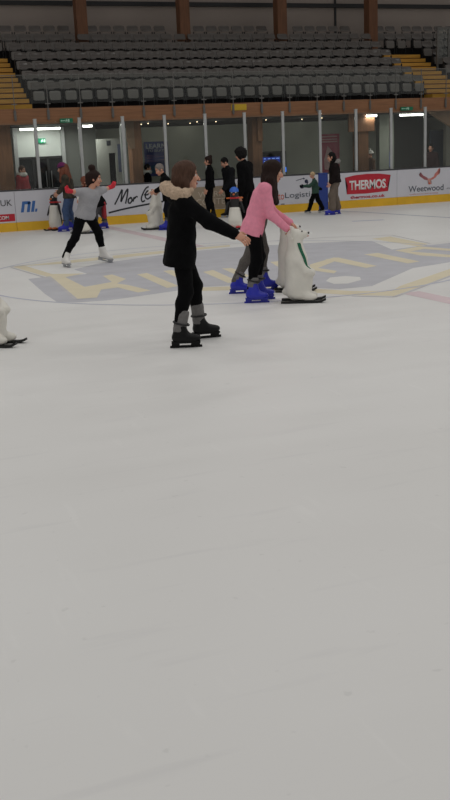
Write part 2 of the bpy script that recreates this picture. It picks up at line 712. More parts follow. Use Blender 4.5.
    # top
    to = top.get('o', 0.022) * s
    L = top.get('len', 0.10) * s
    hd = nz(spine * top.get('hs', 1.0) + UP)
    if 'hem' in top:
        hd = nz(hp - J(*top['hem']))
    fl = top.get('flare', 0.01) * s
    tp = torso(to)
    for sg in (1, -1):
        tp.append(RC(hp + lh * 0.066 * s * sg, hp + lh * 0.07 * s * sg - hd * L, 0.100 * s + to, 0.100 * s + to + fl))
    tg = GR(tp, 0.04 * s, cuts=[(hp - hd * L, -hd)])
    f1, f2 = top.get('sleeve', (1.0, 0.96))
    sl = []
    for i in range(2):
        sl += arm(i, to * 0.75, f1, f2)
    if top.get('collar', True):
        sl.append(RC(nk - spine * 0.03 * s, nk + (hc - nk) * 0.22, 0.068 * s, 0.066 * s))
    tj = sdf_obj(top.get('name', 'jacket'), GR([tg] + sl, 0.03 * s, wob=top.get('wob', 0.004) * s, wf=38 / s), h, top['m'], root, o3)
    # hair and hat
    if hair:
        ex = []
        for q in hair.get('chain', []):
            ex.append(RC(J(*q[0]), J(*q[1]), q[2] * s, q[3] * s))
        for q in hair.get('loc', []):
            l2 = np.cross(hu, hf)
            ex.append(EL(hc + (hf * q[0] + l2 * q[1] + hu * q[2]) * s, np.array(q[3:6]) * s, np.stack([hf, l2, hu])))
        sdf_obj('hair', hair_group(hc, hf, hu, s, hair.get('style', 'short'), ex, hair.get('thick', 0.0), hair.get('wob', 0.004)), min(h, 0.012), hair['m'], root, o3)
    if hat:
        l2 = np.cross(hu, hf)
        A = np.stack([hf, l2, hu])
        g = GR([EL(hc + hu * 0.045 * s - hf * 0.014 * s, np.array([0.118, 0.100, 0.105]) * s, A)], 0.01, cuts=[(hc + hu * 0.035 * s, nz(-hu - hf * 0.1))], wob=0.002, wf=120)
        ht = sdf_obj('hat', g, 0.01, hat['m'], root, o3)
        rim = []
        for q in np.linspace(0, 2 * math.pi, 17):
            rim.append(hc + hu * 0.037 * s - hf * 0.014 * s + (hf * 0.119 * math.cos(q) + l2 * 0.101 * math.sin(q)) * s - o3)
        MB().tube(rim, 0.014 * s, 8).build('hat_brim', hat.get('m2', hat['m']), ht, smooth=True)
        if hat.get('pom'):
            sdf_obj('pompom', GR([EL(hc + hu * 0.165 * s - hf * 0.02 * s, np.array([0.035] * 3) * s)], 0.01, wob=0.004, wf=160), 0.008, hat['m'], ht, o3)
    if extra:
        extra(root, o3, J, dict(hp=hp, nk=nk, hc=hc, hf=hf, hu=hu, ls=ls, lh=lh, spine=spine, s=s, jacket=tj, wr=wr, el=el))
    return root


BLACKCLOTH = mat('black_cloth', (9, 9, 11), 0.9, 0.25, 20, 0.2, spec=0.12)
BLACKLEG = mat('black_leggings', (8, 8, 10), 0.9, 0.2, 30, 0.1, spec=0.12)
NAVY = mat('dark_navy_cloth', (18, 20, 28), 0.9, 0.2, 20, 0.2, spec=0.15)
CHAR = mat('charcoal_cloth', (22, 23, 26), 0.9, 0.2, 20, 0.2, spec=0.15)
DARKGREY = mat('dark_grey_leggings', (66, 66, 70), 0.8, 0.15, 30, 0.15)
TAUPE = mat('taupe_cloth', (104, 94, 86), 0.85, 0.1, 25, 0.2)
GREYLEG = mat('grey_leggings', (88, 84, 80), 0.85, 0.15, 60, 0.2)
PINK = mat('pink_knit', (238, 148, 172), 0.85, 0.05, 30, 0.25, bscale=180)
GREYTEE = mat('grey_marl_tshirt', (160, 160, 164), 0.85, 0.06, 60, 0.1)
JEANS = mat('blue_denim', (62, 84, 122), 0.85, 0.15, 14, 0.2)
OLIVE = mat('olive_trousers', (104, 92, 82), 0.85, 0.1, 16, 0.2)
BROWNJ = mat('dark_brown_jacket', (30, 23, 23), 0.9, 0.15, 18, 0.2, spec=0.15)
CAMO = mat('camouflage_cloth', (40, 38, 30), 0.85, 0.2, 14, 0.15, col2=(72, 62, 48))
GREEN = mat('dark_green_cloth', (44, 74, 62), 0.85, 0.1)
REDKNIT = mat('red_knit_glove', (205, 40, 58), 0.85, 0.08, 40, 0.2)
REDCLOTH = mat('red_cloth', (150, 40, 48), 0.85, 0.1)
PURPLE = mat('purple_hat_knit', (105, 30, 88), 0.9, 0.12, 50, 0.3)
NAVYHAT = mat('dark_violet_knit', (58, 30, 66), 0.9, 0.1, 50, 0.3)
FUR = mat('cream_fur', (196, 172, 148), 0.95, 0.15, 60, 0.8, bscale=140)
BROWNHAIR = mat('brown_hair', (78, 56, 45), 0.7, 0.25, 8, 0.4, spec=0.2, stretch=(14, 14, 1.2), bscale=12)
DARKHAIR = mat('dark_brown_hair', (38, 23, 19), 0.7, 0.25, 8, 0.4, spec=0.2, stretch=(14, 14, 1.2), bscale=12)
BLACKHAIR = mat('black_hair', (15, 12, 12), 0.7, 0.25, 8, 0.5, spec=0.2, stretch=(8, 8, 3), bscale=14)
AUBURN = mat('auburn_hair', (112, 58, 36), 0.6, 0.25, 8, 0.4, stretch=(14, 14, 1.2), bscale=12)
BLOND = mat('blond_hair', (196, 168, 130), 0.6, 0.12, 10, 0.3)
GREYHAIR = mat('grey_hair', (120, 112, 108), 0.7, 0.15, 20, 0.3)
BLUEBOOT = mat('blue_plastic', (38, 46, 176), 0.35, 0.06, 10, 0.02)
BLUEBLADE = mat('blue_plastic_holder', (32, 40, 160), 0.35, 0.06, 10, 0.0)
BLACKBOOT = mat('black_plastic', (11, 11, 12), 0.5, 0.1, 10, 0.02, spec=0.25)
LINER = mat('grey_felt_liner', (112, 110, 109), 0.9, 0.12, 40, 0.3)
WHITEBOOT = mat('white_leather', (222, 220, 216), 0.5, 0.04)
STEEL = mat('steel', (170, 172, 176), 0.3, 0.05, metal=0.9, bump=0)
WHITECLOTH = mat('white_fleece', (214, 212, 206), 0.9, 0.05, 40, 0.3)

RENTAL = dict(boot=BLUEBOOT, liner=LINER, blade=BLUEBLADE)
BLACKSK = dict(boot=BLACKBOOT, liner=LINER, blade=BLACKBOOT, lt=0.335, bt=0.20)
DARKSK = dict(boot=BLACKBOOT, liner=None, blade=STEEL)
WHITESK = dict(boot=WHITEBOOT, liner=None, blade=STEEL)


# --- woman in the black parka
def parka(root, o3, J, K):
    s = K['s']
    pr = []
    pts = [(190.5, 190.5, -0.15), (184, 195, -0.18), (176, 193.5, -0.16), (168, 189.5, -0.08), (165.5, 187.5, 0.05), (170, 186, 0.17)]
    rad = [0.030, 0.048, 0.050, 0.052, 0.050, 0.045]
    P = [J(*p) for p in pts]
    for a, b, r1, r2 in zip(P, P[1:], rad, rad[1:]):
        pr.append(RC(a, b, r1, r2))
    fur = GR(pr, 0.03, wob=0.010, wf=75)
    sdf_obj('fur_trim', fur, 0.010, FUR, K['jacket'], o3)
    hd = GR([RC(J(174, 196, 0.08), J(182, 200, -0.06), 0.075, 0.07)], 0.03)
    sdf_obj('hood', hd, 0.012, BLACKCLOTH, K['jacket'], o3)


person('woman skating right in black parka with cream fur hood and black skates', (190, 343), 1.68, 8,
       (180.5, 250), (183, 196), (187, 175.5), [(205, 338, 14), (185, 347.5, 2)],
       [(180, 240, 0.26), (234.5, 234.0, -0.32)],
       dict(m=BLACKCLOTH, o=0.034, len=0.15, flare=0.014, hem=(179, 264), sleeve=(1, 0.97)), dict(m=BLACKLEG, o=0.006),
       hair=dict(m=BROWNHAIR, style='long', thick=0.008, chain=[((181, 172), (178, 187), 0.085, 0.07), ((180, 180, -0.03), (180, 192, -0.05), 0.07, 0.05), ((186, 181, -0.08), (187, 192, -0.10), 0.035, 0.025)]),
       headyaw=8, headpitch=2, boots=BLACKSK, h=0.011, extra=parka,
       elbow=[(-0.3 * r0 - UP), (-0.2 * r0 - UP)], hands=[None, dict(curl=0.55, n=-UP * 0.6 + NRM * 0.6, thumb=UP)])


# --- girl in pink and the person behind her
def pinkneck(root, o3, J, K):
    pass


person('girl in pink top with long brown hair leaning on front polar bear', (259, 301), 1.66, 0,
       (253, 226), (266, 184), (273.5, 171.5), [(262, 299.5, 4), (256, 302.8, 0)],
       [(289.5, 222.5, 0.19), (286.5, 228.5, -0.12)],
       dict(m=PINK, o=0.022, len=0.10, flare=0.012, hem=(249.5, 238), sleeve=(1, 0.99), name='jumper', wob=0.005), dict(m=BLACKLEG, o=0.006),
       hair=dict(m=DARKHAIR, style='long', thick=0.006, chain=[((269, 168), (268.5, 184), 0.085, 0.075), ((270, 180, -0.08), (273, 200, -0.10), 0.060, 0.045), ((273, 176, -0.05), (276.5, 203, -0.06), 0.045, 0.03), ((266.5, 178), (265, 190, 0.0), 0.07, 0.05)]),
       headpitch=14, boots=RENTAL, h=0.012,
       elbow=[(-0.6 * r0 - UP), (-0.5 * r0 - UP)], hands=[dict(curl=0.75, n=-UP, thumb=-NRM), dict(curl=0.75, n=-UP, thumb=NRM)])

person('person in taupe jacket and grey leggings mostly hidden behind the girl in pink', (253, 291), 1.62, 0,
       (256, 222), (268, 184), (274, 171), [(267, 290, 8), (239.5, 293.5, 4)],
       [(284.5, 221.5, 0.16), (281.5, 224.5, -0.16)],
       dict(m=TAUPE, o=0.03, len=0.10, flare=0.01, hem=(252, 236)), dict(m=GREYLEG, o=0.008),
       hair=dict(m=BROWNHAIR, style='short'), headpitch=10, boots=RENTAL, h=0.014,
       elbow=[(-0.6 * r0 - UP), (-0.3 * r0 - UP)], hands=[dict(curl=0.75, n=-UP, thumb=-NRM), dict(curl=0.75, n=-UP, thumb=NRM)])

# --- skater in the grey T-shirt
person('skater in grey t-shirt with arms spread, red gloves and white skates', (87, 264), 1.64, -40,
       (85, 215.5), (91.5, 188.5), (95, 178.5), [(105, 262.5, -25, 0.02, 12), (66.5, 267, -60)],
       [(110.5, 187.2, 0.36), (69.5, 191.0, -0.34)],
       dict(m=GREYTEE, o=0.022, len=0.055, flare=0.004, hem=(83.5, 224), sleeve=(0.92, 0), collar=False, name='tshirt'), dict(m=BLACKCLOTH, o=0.008),
       hair=dict(m=DARKHAIR, style='bun', thick=0.004, loc=[(-0.075, 0.02, 0.165, 0.062, 0.060, 0.058), (-0.10, 0, 0.02, 0.07, 0.075, 0.075), (-0.10, 0, -0.06, 0.06, 0.075, 0.08)]),
       headyaw=-12, headpitch=8, syaw=-55, boots=WHITESK, h=0.014, gloves=REDKNIT,
       elbow=[(-hdir(-50) - UP * 0.3), (-hdir(-50) - UP * 0.3)], knee=[-20, -30], abend=1.008)

# --- far left pair with hire aids
person('person in purple bobble hat, camouflage jacket and jeans pushing a penguin aid', (67, 231), 1.62, 175,
       (69.5, 195.8), (66, 175.5), (62, 168.5), [(64.5, 231.5, 180), (70.5, 229.5, 178)],
       [(58.5, 192.5, -0.16), (59.5, 191, 0.16)],
       dict(m=CAMO, o=0.035, len=0.06, flare=0.01, hem=(70, 203)), dict(m=JEANS, o=0.014, a=(0.09, 0.066, 0.052)),
       hair=dict(m=AUBURN, style='long', chain=[((64.5, 167.5), (67.5, 178), 0.10, 0.10), ((62, 171, -0.08), (61.5, 181, -0.12), 0.06, 0.05), ((66, 171, -0.1), (68.5, 182, -0.12), 0.06, 0.05)]),
       hat=dict(m=PURPLE, m2=NAVYHAT), headpitch=12, boots=RENTAL, h=0.018)


def redcoat(root, o3, J, K):
    sdf_obj('coat_lining', GR([RC(J(104.2, 203, -0.1), J(105, 217, -0.1), 0.035, 0.045), RC(J(103, 204, 0.1), J(103.5, 216, 0.1), 0.03, 0.04)], 0.03), 0.015, REDCLOTH, K['jacket'], o3)


person('person in black coat with red lining bent behind the grey t-shirt skater', (98, 231), 1.56, 175,
       (99.5, 203), (90, 186), (85, 181.5), [(93, 232, 180), (104, 228.5, 178)],
       [(82, 200, -0.15), (83, 199, 0.15)],
       dict(m=BLACKCLOTH, o=0.04, len=0.08, flare=0.02, hem=(101.5, 210)), dict(m=DARKGREY, o=0.012),
       hair=dict(m=AUBURN, style='long', chain=[((84, 180), (82, 191), 0.085, 0.06)]), headpitch=25, boots=RENTAL, h=0.018, extra=redcoat)

# --- man bent over the far polar bear
person('grey-haired man in black bending over polar bear aid by black signature advert', (166, 230.5), 1.70, 190,
       (169, 197), (164.5, 177), (159.5, 169.5), [(166, 230, 185), (172, 229, 185)],
       [(155.8, 191, -0.12), (159, 190, 0.14)],
       dict(m=BLACKCLOTH, o=0.03, len=0.08), dict(m=NAVY, o=0.012),
       hair=dict(m=GREYHAIR, style='short'), headyaw=215, headpitch=25, boots=RENTAL, h=0.018)

# --- three dark figures by the far boards
person('slim person in black with tied-up hair standing left of two black-dressed men', (210, 220), 1.52, 175,
       (210, 186), (209.5, 167), (208, 160.8), [(207, 219.8, 180), (212.5, 219.6, 178)],
       [(206.8, 189, -0.18), (211, 189, 0.20)],
       dict(m=BLACKCLOTH, o=0.022, len=0.05), dict(m=BLACKLEG, o=0.004),
       hair=dict(m=DARKHAIR, style='bun', loc=[(-0.09, 0, 0.09, 0.045, 0.045, 0.045)]), headpitch=10, boots=DARKSK, h=0.018)

person('short-haired man in black jacket looking down beside the beige advert board', (229, 218), 1.60, 212,
       (229.5, 186.5), (228, 168.5), (224.5, 162.3), [(226.5, 217.6, 190), (231.5, 217.2, 185)],
       [(223.5, 189.5, -0.22), (231, 190, 0.22)],
       dict(m=CHAR, o=0.035, len=0.07, flare=0.005), dict(m=BLACKCLOTH, o=0.016, a=(0.092, 0.066, 0.052)),
       hair=dict(m=BLACKHAIR, style='short', wob=0.001), headyaw=200, headpitch=28, boots=DARKSK, h=0.018, wide=1.12)

person('tall man with curly black hair and black clothes holding the penguin in blue cap', (246, 226), 1.73, 150,
       (246, 187.5), (244.5, 163.5), (240.5, 154.5), [(243, 226.5, 180), (250, 225.5, 178)],
       [(240.3, 194.5, -0.20), (241, 192.5, 0.18)],
       dict(m=BLACKCLOTH, o=0.048, len=0.09), dict(m=BLACKLEG, o=0.022, a=(0.092, 0.070, 0.058)),
       hair=dict(m=BLACKHAIR, style='curly', thick=0.034, wob=0.018), headyaw=172, headpitch=12, boots=DARKSK, h=0.018, wide=1.1)

# --- child and teenager near the blue gate post
person('blond child in dark green top and black trousers striding along the board', (315, 213.5), 1.04, 180,
       (315.5, 192), (314.3, 180.2), (312.3, 175), [(308, 213, 182), (322, 212.4, 178, 0.01, 8)],
       [(303.8, 186.2, -0.14), (318.5, 187.5, 0.16)],
       dict(m=GREEN, o=0.04, len=0.05), dict(m=BLACKCLOTH, o=0.025, a=(0.092, 0.07, 0.06)),
       hair=dict(m=BLOND, style='short', thick=0.006), headpitch=5, boots=DARKSK, h=0.014, gloves=NAVY)


def greyhood(root, o3, J, K):
    sdf_obj('hood', GR([RC(J(338, 161.5, -0.05), J(338.2, 161, 0.12), 0.06, 0.06), RC(J(338, 161.5, -0.05), J(335.5, 163.5, -0.13), 0.05, 0.035)], 0.03), 0.015, mat('grey_hood', (128, 124, 122), 0.9), K['jacket'], o3)


person('teenager in dark brown jacket and olive trousers standing beside blue gate post', (333, 214.5), 1.56, 182,
       (335, 182.5), (334.2, 164), (331.3, 157), [(330.5, 215, 182), (336, 214, 180)],
       [(331, 182.5, -0.2), (334, 183, 0.2)],
       dict(m=BROWNJ, o=0.045, len=0.0, flare=0.01), dict(m=OLIVE, o=0.016, a=(0.096, 0.082, 0.082), f2=0.92),
       hair=dict(m=BLACKHAIR, style='long', chain=[((333.5, 158), (333.5, 167), 0.075, 0.06), ((331.5, 162, -0.08), (330, 172, -0.1), 0.04, 0.03)]),
       headpitch=6, boots=RENTAL, h=0.018, extra=greyhood)


# --- people behind the glazing
def spectator(label, px, ytop, Y, yaw, topm, hair, scale_px=None, hat=None, extra=None, pitch=5):
    P = ony(px, ytop, Y)
    S = float(P[2]) / 1.02
    B = np.array([P[0], P[1], 0.0])

    def pj(z, a=0.0):
        q = B + r0 * a + UP * z
        d = q - CAM
        zz = d @ f_
        return 225 + F * (d @ r_) / zz, 400 - F * (d @ u_) / zz
    fx = r0 * math.cos(math.radians(yaw)) * 1.0
    hd = hdir(yaw)
    feet = []
    for sg in (1, -1):
        fp = B + hdir(yaw + 90) * 0.10 * sg
        feet.append((0, 0, yaw, 0.0, 0.0, fp))
    hx, hy = pj(0.55 * S)
    nx, ny = pj(0.84 * S)
    cx, cy = pj(0.935 * S, 0.02 * math.cos(math.radians(yaw)))
    wx, wy = pj(0.52 * S)
    lat = hdir(yaw + 90)
    wl = B + lat * 0.24 * S / 1.7 + UP * 0.5 * S + hd * 0.08
    wr2 = B - lat * 0.24 * S / 1.7 + UP * 0.5 * S + hd * 0.08

    def px3(q):
        d = q - CAM
        zz = d @ f_
        return (225 + F * (d @ r_) / zz, 400 - F * (d @ u_) / zz, (q - B) @ NRM)
    return person(label, tuple(B), S, yaw, (hx, hy), (nx, ny), (cx, cy), feet, [px3(wl), px3(wr2)],
                  dict(m=topm, o=0.035, len=0.08), dict(m=BLACKCLOTH, o=0.012), hair=hair, hat=hat, boots=DARKSK, h=0.02, headpitch=pitch, extra=extra)


def scarf(m, drop=0.0):
    def fn(root, o3, J, K):
        s = K['s']
        c = K['nk'] + UP * 0.035 * s
        pts = [c + (hdir(a) * 0.095 * s) for a in range(0, 360, 45)]
        sdf_obj('hood', GR([RC(p, q, 0.060 * s) for p, q in zip(pts, pts[1:] + pts[:1])], 0.02), 0.014, m, K['jacket'], o3)
    return fn


spectator('brown-haired spectator with white hood and red jacket behind glass at far left', 21, 165, 26.1, -30, REDCLOTH, dict(m=BROWNHAIR, style='bun'), extra=scarf(WHITECLOTH))
spectator('dark-haired spectator in black coat with white hood below the learning poster', 146.5, 163.5, 25.7, 10, BLACKCLOTH, dict(m=BLACKHAIR, style='short'), extra=scarf(WHITECLOTH))
spectator('spectator in cream woolly hat and brown coat behind glass above the red advert', 370.5, 150, 26.2, 200, mat('brown_coat', (92, 66, 48), 0.85), dict(m=BROWNHAIR, style='short'), hat=dict(m=WHITECLOTH, pom=True))
spectator('spectator in dark red jacket in the dim corridor behind the bird advert', 431, 143.5, 26.6, 250, mat('dark_red_coat', (44, 15, 19), 0.9), dict(m=BLACKHAIR, style='short'))


# ------------------------------------------------------------------ skating aids
WHITEPL = mat('white_moulded_plastic', (224, 221, 212), 0.45, 0.05, 6, 0.06, bscale=30)
BLACKPL = mat('black_moulded_plastic', (18, 18, 19), 0.45, 0.1)
PENBLACK = mat('penguin_black_plastic', (24, 24, 27), 0.4, 0.1)
GREENSTR = mat('green_webbing', (10, 98, 68), 0.7, 0.06)
NOSEBR = mat('dark_nose_plastic', (48, 36, 34), 0.5)
ORANGE = mat('orange_plastic', (214, 112, 48), 0.45)
REDPL = mat('red_plastic', (190, 36, 44), 0.45)
BLUEPL = mat('blue_cap_plastic', (48, 104, 200), 0.5)
PINKPL = mat('pale_pink_plastic', (214, 158, 148), 0.55)


def skis(root, rotn, k, fwd, lat, width=0.115, length=0.52):
    for sg in (1, -1):
        mb = MB()
        n = 12
        xs = np.linspace(-0.44 * length, 0.56 * length, n)
        c = []
        for x in xs:
            t = (x + 0.44 * length) / length
            z = 0.012 + (0.028 * max(0, (t - 0.82) / 0.18) ** 2)
            c.append((x, z, 0.042 * (1 - 0.5 * max(0, (t - 0.85) / 0.15)) * (1 - 0.3 * max(0, (0.1 - t) / 0.1))))
        rings = []
        for x, z, w in c:
            ctr = (fwd * x + lat * (width * sg) + UP * z) * k
            rings.append([mb.bm.verts.new(Vector(ctr + (lat * a * w + UP * b * 0.012) * k)) for a, b in ((-1, -1), (1, -1), (1, 1), (-1, 1))])
        for a, b in zip(rings, rings[1:]):
            for q in range(4):
                mb.bm.faces.new((a[q], a[(q + 1) % 4], b[(q + 1) % 4], b[q]))
        mb.bm.faces.new(rings[0])
        mb.bm.faces.new(rings[-1][::-1])
        mb.build('ski', BLACKPL, root)


def polar_bear(base, yaw, k, label, h=0.012):
    B = onz(*base) if len(base) == 2 else np.array(base)
    fw, lt = hdir(yaw), hdir(yaw + 90)
    A = np.stack([fw, lt, UP])

    def at(x, y, z):
        return B + (fw * x + lt * y + UP * z) * k
    root = empty('polar_bear_skating_aid', B, label, 'skating aid', 'moulded animal skating aids')
    g = GR([RC(at(-0.03, 0, 0.18), at(-0.045, 0, 0.50), 0.155 * k, 0.125 * k),
            RC(at(-0.045, 0, 0.50), at(-0.055, 0, 0.67), 0.125 * k, 0.092 * k),
            EL(at(-0.02, 0, 0.10), np.array([0.15, 0.16, 0.085]) * k, A),
            EL(at(-0.052, 0, 0.770), np.array([0.095, 0.080, 0.078]) * k, A),
            RC(at(-0.01, 0, 0.768), at(0.062, 0, 0.780), 0.054 * k, 0.041 * k),
            EL(at(-0.080, 0.066, 0.835), np.array([0.022, 0.030, 0.034]) * k, A),
            EL(at(-0.080, -0.066, 0.835), np.array([0.022, 0.030, 0.034]) * k, A),
            RC(at(-0.02, 0.115, 0.47), at(0.07, 0.115, 0.36), 0.042 * k, 0.042 * k),
            RC(at(-0.02, -0.115, 0.47), at(0.07, -0.115, 0.36), 0.042 * k, 0.042 * k),
            RC(at(0.07, 0.115, 0.36), at(0.135, 0.065, 0.335), 0.042 * k, 0.040 * k),
            RC(at(0.07, -0.115, 0.36), at(0.135, -0.065, 0.335), 0.042 * k, 0.040 * k),
            EL(at(0.03, 0, 0.26), np.array([0.115, 0.135, 0.15]) * k, A),
            EL(at(0.10, 0.10, 0.065), np.array([0.095, 0.055, 0.045]) * k, A),
            EL(at(0.10, -0.10, 0.065), np.array([0.095, 0.055, 0.045]) * k, A),
            EL(at(-0.185, 0, 0.12), np.array([0.035, 0.035, 0.035]) * k, A)], 0.035 * k, wob=0.0022, wf=90)
    body = sdf_obj('body', g, h, WHITEPL, root, B)
    sdf_obj('nose', EL(at(0.104, 0, 0.794), np.array([0.013, 0.022, 0.014]) * k, A), 0.006, NOSEBR, root, B)
    sdf_obj('mouth', EL(at(0.090, 0, 0.760), np.array([0.022, 0.026, 0.008]) * k, A), 0.006, PINKPL, root, B)
    for sg in (1, -1):
        sdf_obj('eye', EL(at(0.030, 0.040 * sg, 0.818), np.array([0.010] * 3) * k), 0.005, BLACKPL, root, B)
    # hand grip bar through the cheeks
    mb = MB()
    mb.tube([at(-0.085, -0.16, 0.745) - B, at(-0.085, 0.16, 0.745) - B], 0.014 * k, 10)
    mb.build('hand_grip', WHITEPL, root, smooth=True)
    # strap from the neck down to the paws
    mb = MB()
    rings = []
    for t_ in np.linspace(0, 1, 10):
        z = 0.690 - 0.30 * t_
        phi = math.radians(-62 + 34 * t_)
        rd = fw * math.cos(phi) + lt * math.sin(phi)
        q = np.array([at(-0.05, 0, z) + rd * (0.3 - 0.002 * n_) * k for n_ in range(140)], np.float32)
        dd = g.d(q)
        hit = q[int(np.argmax(dd < 0.0))]
        ctr = hit - B
        sd = nz(np.cross(rd, UP))
        rings.append([mb.bm.verts.new(Vector(ctr + (sd * a * 0.020 + rd * b * 0.007) * k)) for a, b in ((-1, -1), (1, -1), (1, 1), (-1, 1))])
    for a, b in zip(rings, rings[1:]):
        for q in range(4):
            mb.bm.faces.new((a[q], a[(q + 1) % 4], b[(q + 1) % 4], b[q]))
    mb.bm.faces.new(rings[0])
    mb.bm.faces.new(rings[-1][::-1])
    mb.build('green_strap', GREENSTR, root)
    skis(root, None, k, fw, lt)
    return root


def penguin(base, yaw, k, label, cap=False, h=0.014):
    B = onz(*base)
    fw, lt = hdir(yaw), hdir(yaw + 90)
    A = np.stack([fw, lt, UP])

    def at(x, y, z):
        return B + (fw * x + lt * y + UP * z) * k
    root = empty('penguin_skating_aid', B, label, 'skating aid', 'moulded animal skating aids')
    top = 0.42 if cap else 0.54
    body = GR([RC(at(0, 0, 0.19), at(-0.01, 0, top), 0.155 * k, 0.118 * k), EL(at(0, 0, 0.09), np.array([0.14, 0.15, 0.07]) * k, A)], 0.04 * k)
    sdf_obj('body', body, h, WHITEPL, root, B)
    back = GR([RC(at(-0.035, 0, 0.20), at(-0.04, 0, 0.54), 0.150 * k, 0.115 * k), RC(at(-0.04, 0, 0.54), at(-0.02, 0, 0.68), 0.115 * k, 0.075 * k)], 0.03 * k,
              sub=[EL(at(0.13, 0, 0.29), np.array([0.18, 0.142, 0.31]) * k, A)])
    sdf_obj('back_shell', back, h, PENBLACK, root, B)
    hd = GR([EL(at(0.0, 0, 0.755), np.array([0.095, 0.090, 0.095]) * k, A), RC(at(-0.015, 0, top + 0.04), at(0, 0, 0.70), 0.112 * k, 0.085 * k)], 0.02 * k)
    head = sdf_obj('head', hd, h, PENBLACK, root, B)
    sdf_obj('beak', RC(at(0.085, 0, 0.745), at(0.150, 0, 0.735), 0.026 * k, 0.010 * k), 0.008, ORANGE, head, B)
    for sg in (1, -1):
        sdf_obj('eye', EL(at(0.078, 0.042 * sg, 0.785), np.array([0.018] * 3) * k), 0.006, WHITEPL, head, B)
        sdf_obj('flipper', GR([RC(at(-0.01, 0.135 * sg, 0.56), at(0.02, 0.205 * sg, 0.36), 0.032 * k, 0.022 * k)], 0.01), h, PENBLACK, root, B)
        sdf_obj('foot', EL(at(0.12, 0.075 * sg, 0.05), np.array([0.085, 0.055, 0.028]) * k, A), 0.01, REDPL if cap else ORANGE, root, B)
    mb = MB()
    mb.tube([at(-0.05, -0.18, 0.66) - B, at(-0.05, 0.18, 0.66) - B], 0.016 * k, 10)
    mb.build('hand_grip', ORANGE if cap else REDPL, root, smooth=True)
    ring = [at(0.09 * math.cos(q), 0.09 * math.sin(q), 0.665) - B for q in np.linspace(0, 2 * math.pi, 17)]
    MB().tube(ring, 0.020 * k, 8).build('scarf', REDPL, root, smooth=True)
    if cap:
        g = GR([EL(at(-0.005, 0, 0.80), np.array([0.105, 0.100, 0.10]) * k, A)], 0.02 * k, cuts=[(at(0, 0, 0.79), -UP)])
        g2 = GR([g, EL(at(0.09, 0, 0.80), np.array([0.075, 0.075, 0.014]) * k, A)], 0.01)
        sdf_obj('cap', g2, 0.012, BLUEPL, root, B)
    skis(root, None, k, fw, lt)
    return root


polar_bear((301, 301.5), -6, 0.985, 'front polar bear aid with green strap under the hands of the girl in pink')
polar_bear((293, 290.5), 0, 0.985, 'polar bear aid half hidden behind the front polar bear aid')
polar_bear((155, 229.3), 186, 1.06, 'polar bear aid in front of the bending grey-haired man', 0.015)
polar_bear((84, 233.5), 182, 0.98, 'polar bear aid hidden behind the grey t-shirt skater', 0.016)
polar_bear((-6, 345), -14, 1.0, 'polar bear aid cut off at the left edge of the ice')
penguin((56, 230), 238, 0.97, 'white-bellied penguin aid held by the person in purple hat')
penguin((235.5, 229), 262, 1.0, 'penguin aid with blue cap beside the curly-haired man', True)

# ------------------------------------------------------------------ ice and painted marks
mb = MB()
mb.span((-14, -3, -0.15), (30, 24.55, 0.0))
o = struct('floor_ice', mb, ICE)
mb = MB()
mb.span((-14, 24.55, -0.15), (30, 34, 0.0))
struct('floor_walkway', mb, mat('walkway_rubber', (62, 60, 60), 0.8))

LOGOGREY = mat('faded_grey_paint', (191, 191, 197), 0.55, 0.05, 3, 0.0, spec=0.3)
LOGOCREAM = mat('faded_cream_paint', (222, 212, 186), 0.55, 0.03, 3, 0.0, spec=0.3)
LOGOLINE = mat('faded_outline_paint', (196, 194, 196), 0.55, 0.05, 3, 0.0, spec=0.3)
REDLINE = mat('faded_red_paint', (216, 198, 202), 0.55, 0.04, 2, 0.0, spec=0.3)
BLUELINE = mat('faded_blue_paint', (192, 194, 208), 0.55, 0.05, 3, 0.0, spec=0.3)
FLATWHITE = mat('white_ice_paint', (226, 225, 222), 0.5, 0.02, 2, 0.0, spec=0.3)


def flat(polys, z, name, m, parent=None, joined=False):
    out = None
    for grp in ([polys] if joined else [[p] for p in polys]):
        mb = MB()
        keep = {}
        for p in grp:
            vs = []
            for q in p:
                kk = (round(float(q[0]), 5), round(float(q[1]), 5))
                if kk not in keep:
                    keep[kk] = mb.bm.verts.new(Vector((kk[0], kk[1], z * 0.3)))
                vs.append(keep[kk])
            fc = mb.bm.faces.new(vs)
            if len(vs) > 4:
                bmesh.ops.triangulate(mb.bm, faces=[fc])
        for fc in mb.bm.faces:
            fc.normal_update()
            if fc.normal.z < 0:
                fc.normal_flip()
        me = bpy.data.meshes.new(name)
        mb.bm.to_mesh(me)
        mb.bm.free()
        me.materials.append(m)
        out = link(name, me, parent)
    return out


def ice(p):
    return [onz(x, y)[:2] for x, y in p]


def strip(pts, w):
    P = [np.array(p[:2], float) for p in pts]
    out, out2 = [], []
    for i, p in enumerate(P):
        t = P[min(i + 1, len(P) - 1)] - P[max(i - 1, 0)]
        t /= np.linalg.norm(t)
        n = np.array([-t[1], t[0]])
        out.append(p + n * w / 2)
        out2.append(p - n * w / 2)
    return [[out[i], out[i + 1], out2[i + 1], out2[i]] for i in range(len(P) - 1)]


